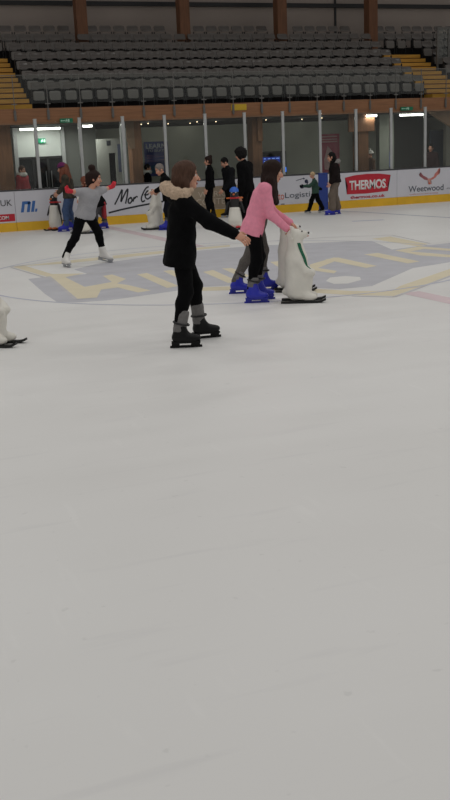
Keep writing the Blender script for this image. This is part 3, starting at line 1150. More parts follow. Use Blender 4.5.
logo = empty('ice_logo', (0, 0, 0), 'faded grey and cream lettered emblem painted on the centre ice', 'ice marking')
flat([ice([(28, 279), (48, 276.5), (88, 274), (74, 269.5), (96, 264), (165, 254.5), (200, 250.5), (245, 246.5), (300, 243.5), (345, 241.5), (372, 241), (392, 249.5), (420, 246), (470, 241),
           (470, 259), (413, 268), (372, 286), (340, 289), (300, 287), (240, 285), (200, 287), (178, 290.5), (140, 296), (106, 300.5), (75, 302.5), (57, 302), (45, 294)])], 0.001, 'backdrop', LOGOGREY, logo)
flat([ice([(326, 281), (330, 277.5), (345, 276), (360, 277), (361, 280), (348, 283.5), (334, 284)])], 0.0018, 'white_patch', FLATWHITE, logo)
letters = [
    [[(49, 277), (61, 275), (86, 287.5), (103, 286), (97, 297.5), (76, 299)]],
    [[(84, 287), (98, 284.5), (112, 282), (103, 276), (112, 274.5), (126, 279), (117, 283.5), (128, 285), (151, 290.5), (138, 292.5), (118, 287.5), (98, 290)]],
    [[(137, 274.5), (147, 273), (179, 286), (167, 288)]],
    [[(163, 271), (172, 270), (196, 280), (188, 283)]],
    [[(203, 272), (213, 270), (239, 281.5), (228, 283)]],
    [[(222, 268.5), (232, 268), (250, 276), (243, 278)]],
    [[(270, 262), (280, 261), (300, 272), (290, 274)]],
    [[(310, 264.5), (334, 257.5), (342, 258.5), (318, 268), (337, 271), (334, 273.5), (310, 270)]],
    [[(325, 259.5), (338, 257.5), (377, 266), (366, 268)]],
    [[(364, 254.5), (378, 253), (420, 261.5), (408, 263.5)]],
    [[(395, 250.5), (420, 246.5), (452, 249), (452, 251), (424, 249), (410, 251.5), (452, 255), (452, 257.5), (420, 255.5)]]]
for q_, L in enumerate(letters):
    flat([ice(q) for q in L], 0.0030 + 0.0002 * q_, 'letter', LOGOCREAM, logo)
flat([ice([(13, 267), (24, 265.5), (52, 274), (84, 273.5), (66, 277), (48, 277)]), ice([(13, 267), (60, 261.5), (110, 256), (166, 250.5), (230, 245), (230, 246.5), (166, 253), (110, 259), (60, 264), (24, 266)]),
      ice([(200, 287.5), (240, 286), (300, 288), (352, 291), (392, 291), (400, 286), (470, 262), (470, 268), (408, 291), (394, 296), (350, 295), (300, 292), (240, 290), (200, 291)]),
      ice([(372, 238.8), (390, 236.5), (428, 244), (418, 246.5)])], 0.0022, 'cream_border', LOGOCREAM, logo)
outl = []
for seg in ([(11, 267), (60, 260), (166, 249.3), (250, 242.5), (330, 237.3), (392, 235.2), (430, 243.5)], [(11, 267.5), (48, 278.5)], [(394, 297), (410, 291.5), (470, 268.5)], [(352, 296), (394, 297)], [(49, 276.5), (76, 299.5), (97, 298)], [(86, 274), (140, 270), (200, 264)]):
    flat(strip([onz(*p) for p in seg], 0.05), 0.0056, 'outline', LOGOLINE, logo, True)

CC = np.array([5.82, 14.47])
circ = [CC + 3.79 * np.array([math.cos(a), math.sin(a)]) for a in np.linspace(0, 2 * math.pi, 97)]
tag(flat(strip(circ, 0.045), 0.0060, 'ice_circle_line', BLUELINE, None, True), 'thin faded blue centre circle line around the emblem', 'ice marking')
tag(flat([[(6.36, -2), (6.62, -2), (6.62, 10.45), (6.36, 10.45)]], 0.004, 'ice_centre_line', REDLINE), 'wide faded pink line on the near side of the emblem at the right edge', 'ice marking')
tag(flat([[(6.36, 17.6), (6.62, 17.6), (6.62, 24.48), (6.36, 24.48)]], 0.004, 'ice_centre_line', REDLINE), 'wide faded pink line from the emblem to the far signature board', 'ice marking')
tag(flat(strip([onz(300, 209.3), onz(360, 212), onz(470, 219)], 0.10), 0.0035, 'ice_blue_line', mat('faded_slate_paint', (170, 172, 186), 0.55, 0.05, 3, 0, spec=0.3), None, True), 'thin faded slate line on far ice before the red advert', 'ice marking')
tag(flat(strip([onz(352, 221.3), onz(384, 219.8)], 0.22), 0.002, 'ice_spot', BLUELINE, None, True), 'small faded grey face-off mark on the far right ice', 'ice marking')

# ------------------------------------------------------------------ rink boards with their adverts
BY = 24.5
BOARDW = mat('white_board_plastic', (206, 206, 214), 0.45, 0.03, 2, 0.0)
BOARDB = mat('beige_advert_print', (168, 152, 132), 0.45, 0.05, 2, 0.0)
YELLOW = mat('yellow_kick_plastic', (226, 178, 40), 0.5, 0.06, 3, 0.0)
CAPRAIL = mat('dark_cap_rail', (58, 58, 62), 0.5, 0.05)
DBLUE = mat('blue_pad_vinyl', (36, 62, 140), 0.5, 0.06)
TXTDARK = mat('dark_print', (40, 42, 48), 0.5, 0.03, bump=0)
TXTGREY = mat('slate_print', (78, 86, 96), 0.5, 0.03, bump=0)
TXTRED = mat('red_print', (188, 30, 50), 0.5, 0.03, bump=0)
TXTWHITE = mat('white_print', (230, 228, 228), 0.5, 0.02, bump=0)
TXTBLUE = mat('blue_print', (58, 106, 172), 0.5, 0.03, bump=0)
TXTORANGE = mat('orange_print', (196, 92, 62), 0.5, 0.03, bump=0)
TXTSALMON = mat('salmon_print', (198, 120, 112), 0.5, 0.05, bump=0)
TXTTAN = mat('pale_tan_print', (210, 196, 178), 0.5, 0.03, bump=0)
TXTNAVY = mat('navy_print', (30, 36, 66), 0.5, 0.03, bump=0)


def bd(px, py, Y=BY):
    return ony(px, py, Y)


def text_mesh(body, bold=0.0, shear=0.0, space=1.0):
    cu = bpy.data.curves.new('t', 'FONT')
    cu.body = body
    cu.size = 1.0
    cu.offset = bold
    cu.shear = shear
    cu.space_character = space
    cu.extrude = 0.0
    cu.resolution_u = 4
    ob = bpy.data.objects.new('t', cu)
    COL.objects.link(ob)
    dg = bpy.context.evaluated_depsgraph_get()
    dg.update()
    me = bpy.data.meshes.new_from_object(ob.evaluated_get(dg))
    bpy.data.objects.remove(ob)
    bpy.data.curves.remove(cu)
    return me


def wall_text(body, x0, x1, z0, z1, Y, m, parent, name='lettering', bold=0.0, shear=0.0, space=1.0, depth=0.004, arc=0.0, po=(0, 0, 0)):
    """lettering on a wall that faces -Y, fitted to the box x0..x1, z0..z1"""
    me = text_mesh(body, bold, shear, space)
    co = np.array([v.co[:] for v in me.vertices])
    lo, hi = co.min(0), co.max(0)
    bm = bmesh.new()
    bm.from_mesh(me)
    bpy.data.meshes.remove(me)
    for v in bm.verts:
        u = (v.co.x - lo[0]) / (hi[0] - lo[0])
        w = (v.co.y - lo[1]) / (hi[1] - lo[1])
        z = z0 + w * (z1 - z0) - arc * (2 * u - 1) ** 2
        v.co = Vector((x0 + u * (x1 - x0) - po[0], Y - po[1], z - po[2]))
    r = bmesh.ops.extrude_face_region(bm, geom=list(bm.faces))
    bmesh.ops.translate(bm, vec=(0, -depth, 0), verts=[g for g in r['geom'] if isinstance(g, bmesh.types.BMVert)])
    bmesh.ops.recalc_face_normals(bm, faces=bm.faces)
    mm = bpy.data.meshes.new(name)
    bm.to_mesh(mm)
    bm.free()
    mm.materials.append(m)
    return link(name, mm, parent)


def wall_poly(polys, Y, m, parent, name, depth=0.003, po=(0, 0, 0)):
    mb = MB()
    for p in polys:
        mb.prism([(x - po[0], Y - po[1], z - po[2]) for x, z in p], (0, -depth, 0))
    return mb.build(name, m, parent)


def ribbon(pts, w, Y, m, parent, name, po, depth=0.004):
    """a flat pen stroke on the wall; pts in (x, z)"""
    mb = MB()
    P = [np.array(p, float) for p in pts]
    rings = []
    for i, p in enumerate(P):
        t = P[min(i + 1, len(P) - 1)] - P[max(i - 1, 0)]
        t = t / (np.linalg.norm(t) + 1e-9)
        n = np.array([-t[1], t[0]])
        a, b = p + n * w / 2, p - n * w / 2
        rings.append([mb.bm.verts.new(Vector((q[0] - po[0], y - po[1], q[1] - po[2]))) for q, y in ((a, Y), (b, Y), (b, Y - depth), (a, Y - depth))])
    for a, b in zip(rings, rings[1:]):
        for q in range(4):
            mb.bm.faces.new((a[q], a[(q + 1) % 4], b[(q + 1) % 4], b[q]))
    mb.bm.faces.new(rings[0])
    mb.bm.faces.new(rings[-1][::-1])
    return mb.build(name, m, parent)


BT = 0.945
xs = [bd(x, y)[0] for x, y in [(-90, 235), (15.5, 210), (92, 205), (187, 200), (249, 195), (318.5, 190), (328, 190), (397, 187), (520, 180)]]
labels = ['white rink board panel with dot UK lettering at the left edge', 'white rink board panel with slanted blue letter logo',
          'white rink board panel with black handwritten signature advert', 'rink board panel with beige advert rectangle and pale capital letters',
          'white rink board panel with logistics advert and blue blot logo', 'narrow blue padded gate section of the rink boards',
          'white rink board panel with red shield-shaped advert', 'white rink board panel with salmon bird advert']
panels = []
for i, lab in enumerate(labels):
    x0, x1 = xs[i] + 0.004, xs[i + 1] - 0.004
    p = empty('rink_board_panel' if i != 5 else 'rink_gate', ((x0 + x1) / 2, BY, 0), lab, 'rink board', 'rink board panels')
    po = np.array(p.location)
    mb = MB()
    mb.span((x0 - po[0], 0, 0.205), (x1 - po[0], 0.10, BT - 0.02))
    mb.build('board_face', DBLUE if i == 5 else BOARDW, p)
    mb = MB()
    mb.span((x0 - po[0], -0.012, 0.0), (x1 - po[0], 0.10, 0.203))
    mb.build('kick_plate', DBLUE if i == 5 else YELLOW, p)
    mb = MB()
    mb.span((x0 - po[0], -0.01, BT - 0.02), (x1 - po[0], 0.13, BT + 0.012), 0.008)
    mb.build('cap_rail', DBLUE if i == 5 else CAPRAIL, p)
    panels.append((p, po))
TY = BY - 0.0005


def on(i):
    return panels[i]


def bx2(p0, p1):
    a, b = bd(*p0), bd(*p1)
    return a[0], b[0], b[2], a[2]


# .UK and COM
p, po = on(0)
x0, _, z0, z1 = bx2((-2.5, 200.5), (11.5, 206.5))
zc = bd(6, 203)[2]
wall_text('.UK', bd(-1.5, 203)[0], bd(11.8, 203)[0], zc - 0.07, zc + 0.07, TY, TXTDARK, p, po=po)
zc = bd(5, 218)[2]
mb = MB()
mb.span((bd(-60, 218)[0] - po[0], -0.004, zc - 0.085), (bd(15, 218)[0] - po[0], 0.0, zc + 0.085))
st = mb.build('red_strip', TXTRED, p)
wall_text('.COM', bd(-3, 218)[0], bd(9, 218)[0], zc - 0.04, zc + 0.045, TY - 0.004, TXTWHITE, p, bold=0.02, po=po)
# blue slanted letters
p, po = on(1)
zt, zb = bd(30, 201)[2], bd(30, 212)[2]
X = lambda q: bd(q, 206)[0]
sl = 0.055


def slanted(xa, xb, z0, z1):
    k0, k1 = sl * (z0 - zb) / (zt - zb), sl * (z1 - zb) / (zt - zb)
    return [(xa + k0, z0), (xb + k0, z0), (xb + k1, z1), (xa + k1, z1)]


wall_poly([slanted(X(20.3), X(23.2), zb, zt), slanted(X(23.2), X(28), zt - 0.07, zt), slanted(X(26.2), X(29.2), zb, zt - 0.02),
           slanted(X(30.5), X(33.5), zb, zt), slanted(X(34.5), X(36.6), zb, zb + 0.07)], TY, TXTBLUE, p, 'blue_logo', po=po)
# handwritten signature
p, po = on(2)


def sig(pts):
    return [(bd(x, y)[0], bd(x, y)[2]) for x, y in pts]


def smooth(pts, n=6):
    P = [np.array(q, float) for q in pts]
    out = []
    for i in range(len(P) - 1):
        a, b, c, d = P[max(i - 1, 0)], P[i], P[i + 1], P[min(i + 2, len(P) - 1)]
        for k in range(n):
            t = k / n
            out.append(0.5 * ((2 * b) + (-a + c) * t + (2 * a - 5 * b + 4 * c - d) * t * t + (-a + 3 * b - 3 * c + d) * t ** 3))
    out.append(P[-1])
    return out


z9 = lambda pts: [(90 + x / 6.0, 175 + y / 6.0) for x, y in pts]
for stroke in ([(148, 178), (170, 135), (192, 88), (190, 125), (186, 160), (205, 120), (226, 84), (222, 130), (213, 172)],
               [(245, 135), (232, 145), (230, 165), (242, 168), (252, 150), (246, 135), (240, 142)],
               [(258, 160), (264, 135), (266, 142), (277, 130), (286, 132)],
               [(352, 70), (335, 80), (318, 110), (308, 140), (314, 160), (330, 152)],
               [(324, 118), (345, 118), (356, 102), (346, 95), (334, 110), (332, 132), (345, 144), (362, 132), (368, 122)]):
    ribbon(smooth(sig(z9(stroke))), 0.036, TY, TXTDARK, p, 'signature_stroke', po)
ribbon(smooth(sig(z9([(112, 227), (200, 205), (300, 184), (375, 170), (440, 158)]))), 0.04, TY, TXTDARK, p, 'signature_underline', po)
# beige board capitals
p, po = on(3)
zlo, zhi = bd(218, 208.5)[2], bd(218, 186)[2]
wall_poly([[(xs[3] + 0.05, zlo), (xs[4] - 0.05, zlo), (xs[4] - 0.05, zhi), (xs[3] + 0.05, zhi)]], TY, BOARDB, p, 'beige_advert', po=po)
zc = bd(220, 193.5)[2]
wall_text('WARRAN', bd(198, 194)[0], bd(236, 192)[0], zc - 0.07, zc + 0.07, TY - 0.003, TXTTAN, p, po=po)
zc = bd(220, 201)[2]
wall_text('CONTENT', bd(196, 201)[0], bd(237, 199)[0], zc - 0.075, zc + 0.075, TY - 0.003, TXTTAN, p, po=po)
# logistics
p, po = on(4)
zc = bd(300, 195.5)[2]
wall_text('uto', bd(275, 195)[0], bd(284, 195)[0], zc - 0.075, zc + 0.075, TY, TXTORANGE, p, po=po)
wall_text('Logistics', bd(285, 195)[0], bd(322 - 3.6, 194)[0], zc - 0.085, zc + 0.095, TY, TXTGREY, p, po=po)
wall_poly([[(bd(281, 204.5)[0], bd(281, 204.5)[2]), (bd(284.5, 204.2)[0], bd(284, 204.5)[2]), (bd(284.5, 203.6)[0], bd(284, 203.6)[2]), (bd(281, 203.8)[0], bd(281, 203.8)[2])]], TY, TXTGREY, p, 'small_print', po=po)


def disc(px, py, r, sx=1.0):
    c = bd(px, py)
    return [(c[0] + r * sx * math.cos(a), c[2] + r * math.sin(a)) for a in np.linspace(0, 2 * math.pi, 15)[:-1]]


wall_poly([disc(306.3, 181.3, 0.05), disc(303.8, 178.6, 0.022), disc(302, 187, 0.04, 1.5), disc(308.3, 186.6, 0.035)], TY, TXTNAVY, p, 'blot_logo', po=po)
for seg in ([(296, 180.6), (303.5, 178.4)], [(302, 187), (306.3, 184.8), (308.3, 182)], [(306.3, 181.3), (308.5, 186.6)]):
    ribbon(sig(seg), 0.014, TY, TXTNAVY, p, 'blot_line', po)
# red shield advert
p, po = on(6)


def zt8(pts):
    return [(340 + x / 4.09, 100 + y / 4.09) for x, y in pts]


oz = sig(zt8([(20, 318), (60, 308), (110, 302), (160, 301), (207, 306), (195, 345), (196, 372), (110, 382), (28, 386), (31, 350)]))
cx, cz = np.mean([q[0] for q in oz]), np.mean([q[1] for q in oz])
wall_poly([oz], TY, TXTRED, p, 'red_shield', po=po, depth=0.004)
a, b = bd(*zt8([(38, 352)])[0]), bd(*zt8([(187, 340)])[0])
zc = (a[2] + b[2]) / 2
wall_text('THERMOS', a[0], b[0], zc - 0.122, zc + 0.128, TY - 0.004, TXTWHITE, p, bold=0.035, po=po, space=0.95)
wall_text('.', bd(386.2, 187)[0], bd(386.9, 187)[0], zc - 0.09, zc - 0.07, TY - 0.004, TXTWHITE, p, po=po)
a, b = bd(*zt8([(42, 403)])[0]), bd(*zt8([(184, 390)])[0])
zc = (a[2] + b[2]) / 2
wall_text('thermos.co.uk', a[0], b[0], zc - 0.025, zc + 0.055, TY, TXTRED, p, bold=0.03, po=po)
# bird advert
p, po = on(7)


def zb6(pts):
    return [(380 + x / 6.43, 155 + y / 6.43) for x, y in pts]


a, b = bd(*zb6([(183, 222)])[0]), bd(*zb6([(408, 207)])[0])
zc = (a[2] + b[2]) / 2
wall_text('Weetwood', a[0], b[0], zc - 0.075, zc + 0.085, TY, TXTGREY, p, bold=0.008, po=po)
a, b = bd(*zb6([(424, 214)])[0]), bd(*zb6([(500, 210)])[0])
wall_text('.co.uk', a[0], b[0], a[2] - 0.02, a[2] + 0.03, TY, TXTGREY, p, po=po)
a, b = bd(*zb6([(190, 254)])[0]), bd(*zb6([(372, 244)])[0])
zc = (a[2] + b[2]) / 2
wall_text('conferences and training', a[0], b[0], zc - 0.016, zc + 0.02, TY, TXTSALMON, p, po=po)
right_wing = [[(322, 152), (345, 138), (352, 120), (368, 104), (372, 92), (384, 84), (382, 94), (388, 96), (380, 106), (387, 108), (376, 118), (382, 121), (366, 132), (358, 144), (338, 158), (326, 162)]]
left_wing = [[(310, 152), (298, 142), (278, 132), (262, 112), (256, 114), (262, 124), (250, 124), (264, 136), (256, 138), (272, 148), (284, 158), (300, 162), (312, 162)]]
bodyp = [[(306, 152), (322, 150), (328, 160), (326, 176), (332, 186), (318, 190), (308, 186), (312, 176), (306, 164)]]
wall_poly([sig(zb6(right_wing[0]))], TY, TXTSALMON, p, 'bird_wing', po=po)
wall_poly([sig(zb6(left_wing[0]))], TY, mat('dusky_red_print', (156, 92, 96), 0.5, 0.05, bump=0), p, 'bird_wing', po=po)
wall_poly([sig(zb6(bodyp[0]))], TY - 0.003, mat('pale_salmon_print', (206, 150, 140), 0.5, 0.05, bump=0), p, 'bird_body', po=po)
wall_poly([sig(zb6(q)) for q in ([(245, 92), (262, 112), (256, 116)],)][:0] or [sig(zb6([(311, 180), (318, 176), (324, 182), (317, 188)]))], TY - 0.006, TXTORANGE, p, 'bird_head', po=po)

# ------------------------------------------------------------------ glazing on the boards
POLEM = mat('pale_grey_metal', (178, 180, 180), 0.45, 0.04, metal=0.2, bump=0)
GY = 24.6
PX = [5.127 + 1.0605 * k for k in range(-3, 14)]
where = {0: 'left of the lit doorway panel', 1: 'in front of the lit doorway panel', 2: 'right of the glowing exit sign', 3: 'above the purple-hatted person',
         4: 'above the grey t-shirt skater', 5: 'beside the wooden bracket', 6: 'in front of the learning poster', 7: 'above the slim person in black', 8: 'above the curly-haired man',
         9: 'beside the wall television', 10: 'beside the pink poster', 11: 'above the left end of the red advert', 12: 'above the right end of the red advert', 13: 'above the bird advert'}
postn = ['above the far left board outside the frame', 'beyond the left frame edge near the brown column', 'left of the brown corner column', 'in front of the brown corner column left of the bright doorway', 'in front of the bright doorway panel with green sign',
         'right of the bright doorway panel', 'above the red-gloved hand', 'beside the wooden bracket panel', 'in front of the blue learning poster',
         'above the slim person in black', 'beside the curly-haired man', 'right of the wall television', 'left of the pink poster',
         'above the left of the red shield advert', 'above the right of the red shield advert', 'above the bird advert', 'right of the bird advert']
# order the posts by x: index 3 is the first one in view
for k, x in enumerate(PX):
    if k < 2 or k > 15:
        continue
    t = empty('glazing_post', (x, GY, BT + 0.012), 'pale grey glazing post ' + postn[k], 'post', 'glazing posts')
    MB().box((0, 0, 0.005), (0.075, 0.10, 0.010), 0.003).build('base_plate', POLEM, t)
    MB().box((0, 0, 0.79), (0.074, 0.060, 1.56), 0.008).build('shaft', POLEM, t)
    MB().box((0, 0, 1.578), (0.082, 0.068, 0.016), 0.004).build('end_cap', POLEM, t)
for k in range(2, 15):
    x0, x1 = PX[k] + 0.043, PX[k + 1] - 0.043
    t = MB().span((-(x1 - x0) / 2, -0.006, 0), ((x1 - x0) / 2, 0.006, 1.50)).build('glass_pane', GLASS, None, ((x0 + x1) / 2, GY, BT + 0.014))
    tag(t, 'clear glass pane right of the post ' + postn[k].replace('in front of ', 'by ').replace(' panel with green sign', '').replace(' left of the bright doorway', '') , 'glass pane', 'clear glazing panes')

# ------------------------------------------------------------------ balcony, walkway behind the glazing
FASC = mat('laminated_timber', (142, 98, 66), 0.6, 0.14, 3, 0.1, stretch=(0.6, 4, 8))
GLULAM = mat('dark_laminated_timber', (118, 78, 52), 0.65, 0.15, 4, 0.1, stretch=(5, 5, 0.5))
LOWCOL = mat('brown_painted_timber', (140, 98, 68), 0.65, 0.15, 4, 0.1, stretch=(5, 5, 0.5))
CEILM = mat('dark_soffit', (88, 85, 80), 0.8, 0.08)
WALLG = mat('grey_green_wall', (212, 214, 200), 0.8, 0.05, 1.5, 0.03)
STANDC = mat('dark_terrace', (30, 24, 24), 0.85, 0.1)
FY = 25.15
mb = MB().span((-6, FY, 2.435), (26, FY + 0.22, 2.80), 0.01)
struct('trim_balcony_fascia', mb, FASC)
for k, xx in enumerate(np.arange(-2, 24, 3.24)):
    pass
mb = MB().span((-6, FY + 0.2, 2.44), (26, 29.6, 2.56))
struct('ceiling_walkway', mb, CEILM)
WB = 28.6
struct('wall_walkway_back', MB().span((-6, WB, 0), (26, WB + 0.2, 2.45)), WALLG)
struct('trim_wall_top', MB().span((6.9, WB - 0.03, 2.34), (26, WB, 2.44)), mat('dark_trim', (58, 56, 52), 0.7))
# low columns under the fascia
for k, (px, w) in enumerate([(3.5, 0.36), (135.5, 0.27), (255.5, 0.28), (361, 0.32)]):
    c = ony(px, 150, 25.75)
    struct('column_under_balcony', MB().span((c[0] - w / 2, 25.6, 0), (c[0] + w / 2, 25.95, 2.44), 0.01), LOWCOL)
# wooden bracket panels at the heads of the posts
c0, c1 = ony(126.5, 121, 25.5), ony(135, 149, 25.5)
t = MB().prism([(c0[0], 25.55, 2.44), (c1[0] + 0.02, 25.55, 2.44), (c1[0] + 0.02, 25.55, c1[2] + 0.02), (c1[0] - 0.10, 25.55, c1[2]), (c0[0], 25.55, c1[2] + 0.22)], (0, 0.05, 0)).build('timber_bracket', mat('pale_plywood', (150, 122, 98), 0.7, 0.1, 3, 0.1))
tag(t, 'pale plywood bracket panel under the balcony beside the brown post', 'bracket')
c = [ony(x, y, 25.6) for x, y in ((427, 111), (452, 109), (452, 126))]
t = MB().prism([(c[0][0], 25.5, 2.435), (c[1][0] + 0.4, 25.5, 2.435), (c[2][0] + 0.4, 25.5, c[2][2] - 0.3)], (0, 0.12, 0)).build('timber_brace', FASC)
t.data.materials[0] = MATS['pale_plywood']
tag(t, 'sloping timber brace under the balcony above the dim right corridor', 'brace')
c0, c1 = ony(259, 117, 25.4), ony(264, 141, 25.4)
t = MB().span((c0[0], 25.50, c1[2]), (c1[0] + 0.02, 25.597, 2.44), 0.01).build('timber_block', LOWCOL)
tag(t, 'brown timber block at the column head left of the television', 'block')
c0, c1 = ony(351, 116, 25.4), ony(377, 131, 25.4)
t = MB().span((c0[0], 25.52, c1[2]), (c1[0], 25.597, 2.44), 0.01).build('timber_block', LOWCOL)
tag(t, 'wide brown timber block at the column head above the cream-hatted spectator', 'block')

# bright doorway at the left
DW = 27.2
X0, X1 = ony(17.5, 150, DW)[0], ony(61.5, 150, DW)[0]
door = empty('lit_entrance_screen', ((X0 + X1) / 2, DW, 0), 'entrance screen with bright white upper panel and dark glass doors at far left', 'entrance screen')
po = np.array(door.location)
zt_, zm_ = 2.40, float(ony(38, 157, DW)[2])
MB().span((X0 - po[0], 0, zm_), (X1 - po[0], 0.06, zt_)).build('upper_panel', mat('pale_panel', (206, 212, 208), 0.5, 0.04, 1.2, 0.02), door)
MB().span((X0 - po[0], 0.03, 0.02), (X1 - po[0], 0.06, zm_ - 0.03)).build('dark_glass', mat('dark_glass', (16, 18, 22), 0.15, 0.05, bump=0), door)
mb = MB()
for xx in np.linspace(X0, X1, 4):
    mb.span((xx - 0.03 - po[0], -0.01, 0), (xx + 0.03 - po[0], 0.07, zm_))
mb.span((X0 - po[0], -0.01, zm_ - 0.05), (X1 - po[0], 0.07, zm_ + 0.01))
mb.build('door_frame', mat('dark_frame', (34, 34, 36), 0.5), door)
MB().span((X0 - 0.10 - po[0], -0.06, 0), (X0 - po[0], 0.07, zt_)).span((X1 - po[0], -0.06, 0), (X1 + 0.09 - po[0], 0.07, zt_)).build('pale_jamb', POLEM, door)
for xx in (X0 + (X1 - X0) * 0.6, X0 + (X1 - X0) * 0.72):
    MB().tube([(xx - po[0], -0.05, 0.9), (xx - po[0], -0.05, 1.3)], 0.015).build('handle', STEEL, door)
# grey side wall between doorway and kiosk
a, b = ony(61.5, 150, 27.2)[0], ony(97, 150, 27.2)[0]
struct('wall_grey_bay', MB().span((a, 27.2, 0), (b, 27.35, 2.44)), mat('mid_grey_wall', (106, 108, 104), 0.8, 0.05, 1.5, 0.03))
# kiosk partition with posters
a, b = ony(97, 150, 26.5)[0], ony(126, 150, 26.5)[0]
KY = 26.5
k0, k1 = ony(108.5, 150, KY)[0], ony(115.5, 150, KY)[0]
kz = float(ony(112, 153, KY)[2])
mb = MB().span((a, KY, 0), (k0, KY + 0.08, 2.05)).span((k1, KY, 0), (b, KY + 0.08, 2.05)).span((k0, KY, kz), (k1, KY + 0.08, 2.05))
kiosk = mb.build('kiosk_partition', mat('pale_grey_partition', (158, 160, 154), 0.7, 0.05, 1.5, 0.02))
tag(kiosk, 'pale grey kiosk partition with narrow dark opening left of the plywood bracket', 'partition')
MB().span((k0, KY + 0.5, 0), (k1 + 0.4, KY + 0.55, 2.0)).build('recess_shade_panel', mat('recess_shade_black', (14, 14, 15), 0.8), kiosk)  # black sheet added behind the opening, its shade put into the colour
w0 = ony(122.5, 150, 25.3)[0]
struct('trim_white_upright', MB().span((w0 - 0.02, 25.28, 0), (w0 + 0.10, 25.40, 2.43)), POLEM)


def poster(label, x0, x1, y0, y1, Y, m, frame=None):
    A, B = ony(x0, (y0 + y1) / 2, Y), ony(x1, (y0 + y1) / 2, Y)
    z1, z0 = ony((x0 + x1) / 2, y0, Y)[2], ony((x0 + x1) / 2, y1, Y)[2]
    t = empty('poster', ((A[0] + B[0]) / 2, Y, z0), label, 'poster')
    w, hh = B[0] - A[0], z1 - z0
    MB().span((-w / 2, -0.006, 0), (w / 2, 0, hh)).build('sheet', m, t)
    return t, w, hh, np.array(t.location)


t, w, hh, po = poster('blue learn to skate poster with white heading behind the glass', 144.5, 168.5, 141.5, 176, WB - 0.031, mat('blue_poster_print', (70, 88, 160), 0.5, 0.2, 3, 0, col2=(92, 98, 150)))
c = po
wall_text('LEARN', c[0] - w * 0.42, c[0] + w * 0.42, c[2] + hh * 0.80, c[2] + hh * 0.94, c[1] - 0.006, mat('pale_blue_print', (226, 232, 242), 0.5, bump=0), t, 'heading', bold=0.03, po=po)
wall_text('TO SKATE', c[0] - w * 0.36, c[0] + w * 0.40, c[2] + hh * 0.70, c[2] + hh * 0.775, c[1] - 0.006, MATS['pale_blue_print'], t, 'heading', bold=0.02, po=po)
wall_poly([[(c[0] - w * 0.4, c[2] + hh * q), (c[0] + w * (0.1 + 0.3 * (j % 2)), c[2] + hh * q), (c[0] + w * (0.1 + 0.3 * (j % 2)), c[2] + hh * (q + 0.012)), (c[0] - w * 0.4, c[2] + hh * (q + 0.012))] for j, q in enumerate((0.6, 0.56, 0.52, 0.46, 0.42))],
          c[1] - 0.006, mat('mauve_print', (164, 140, 172), 0.5, bump=0), t, 'small_print', po=po)
wall_poly([[(c[0] + w * (0.28 * math.cos(a) - 0.1), c[2] + hh * (0.2 + 0.12 * math.sin(a))) for a in np.linspace(0, 2 * math.pi, 21)[:-1]]], c[1] - 0.006, mat('teal_print', (60, 104, 140), 0.5, bump=0), t, 'round_picture', po=po)
t, w, hh, po = poster('pink poster with pale figure on the wall behind the teenager', 320, 339.5, 134, 173, WB - 0.031, mat('pink_poster_print', (196, 74, 104), 0.5, 0.2, 3, 0, col2=(214, 116, 134)))
c = po
wall_poly([[(c[0] - w * 0.28, c[2] + hh * 0.1), (c[0] + w * 0.18, c[2] + hh * 0.06), (c[0] + w * 0.05, c[2] + hh * 0.34), (c[0] + w * 0.2, c[2] + hh * 0.5), (c[0] + w * 0.02, c[2] + hh * 0.62), (c[0] - w * 0.12, c[2] + hh * 0.7), (c[0] - w * 0.2, c[2] + hh * 0.52), (c[0] - w * 0.3, c[2] + hh * 0.36)]],
          c[1] - 0.006, mat('pale_rose_print', (236, 196, 196), 0.5, 0.1, bump=0), t, 'pale_figure', po=po)
wall_poly([[(c[0] - w * 0.4, c[2] + hh * q), (c[0] + w * 0.38, c[2] + hh * q), (c[0] + w * 0.38, c[2] + hh * (q + 0.03)), (c[0] - w * 0.4, c[2] + hh * (q + 0.03))] for q in (0.92, 0.85, 0.79)], c[1] - 0.006, MATS['pale_rose_print'], t, 'heading_bars', po=po)
t, w, hh, po = poster('narrow blue grey poster on the kiosk partition', 118, 123, 144, 172, KY, mat('slate_blue_print', (98, 106, 132), 0.5, 0.15, 6, 0))
t, w, hh, po = poster('small dark notice on the kiosk partition', 106.5, 110.5, 140.5, 145.5, KY, mat('dark_notice', (50, 54, 62), 0.5, 0.3, 20, 0))

# wall television
TYY = 27.9
A, B = ony(260, 168, TYY), ony(286.5, 168, TYY)
z1, z0 = ony(273, 151.5, TYY)[2], ony(273, 186, TYY)[2]
tv = empty('display_cabinet', ((A[0] + B[0]) / 2, TYY, z0), 'black display cabinet with glowing blue screen behind the girl in pink', 'display')
po = np.array(tv.location)
w, hh = B[0] - A[0], z1 - z0
MB().span((-w / 2, 0, -z0), (w / 2, 0.5, hh), 0.01).build('cabinet', mat('black_cabinet', (15, 16, 18), 0.35), tv)
scx0, scx1 = ony(263, 165, TYY)[0] - po[0], ony(280, 165, TYY)[0] - po[0]
sz1, sz0 = ony(271, 157.0, TYY)[2] - po[2], ony(271, 174, TYY)[2] - po[2]
scr = MB().span((scx0, -0.012, sz0), (scx1, 0, sz1)).build('screen', mat('screen_blue', (30, 56, 150), 0.3, 0.3, 6, 0, emit=0.55), tv)
bars = []
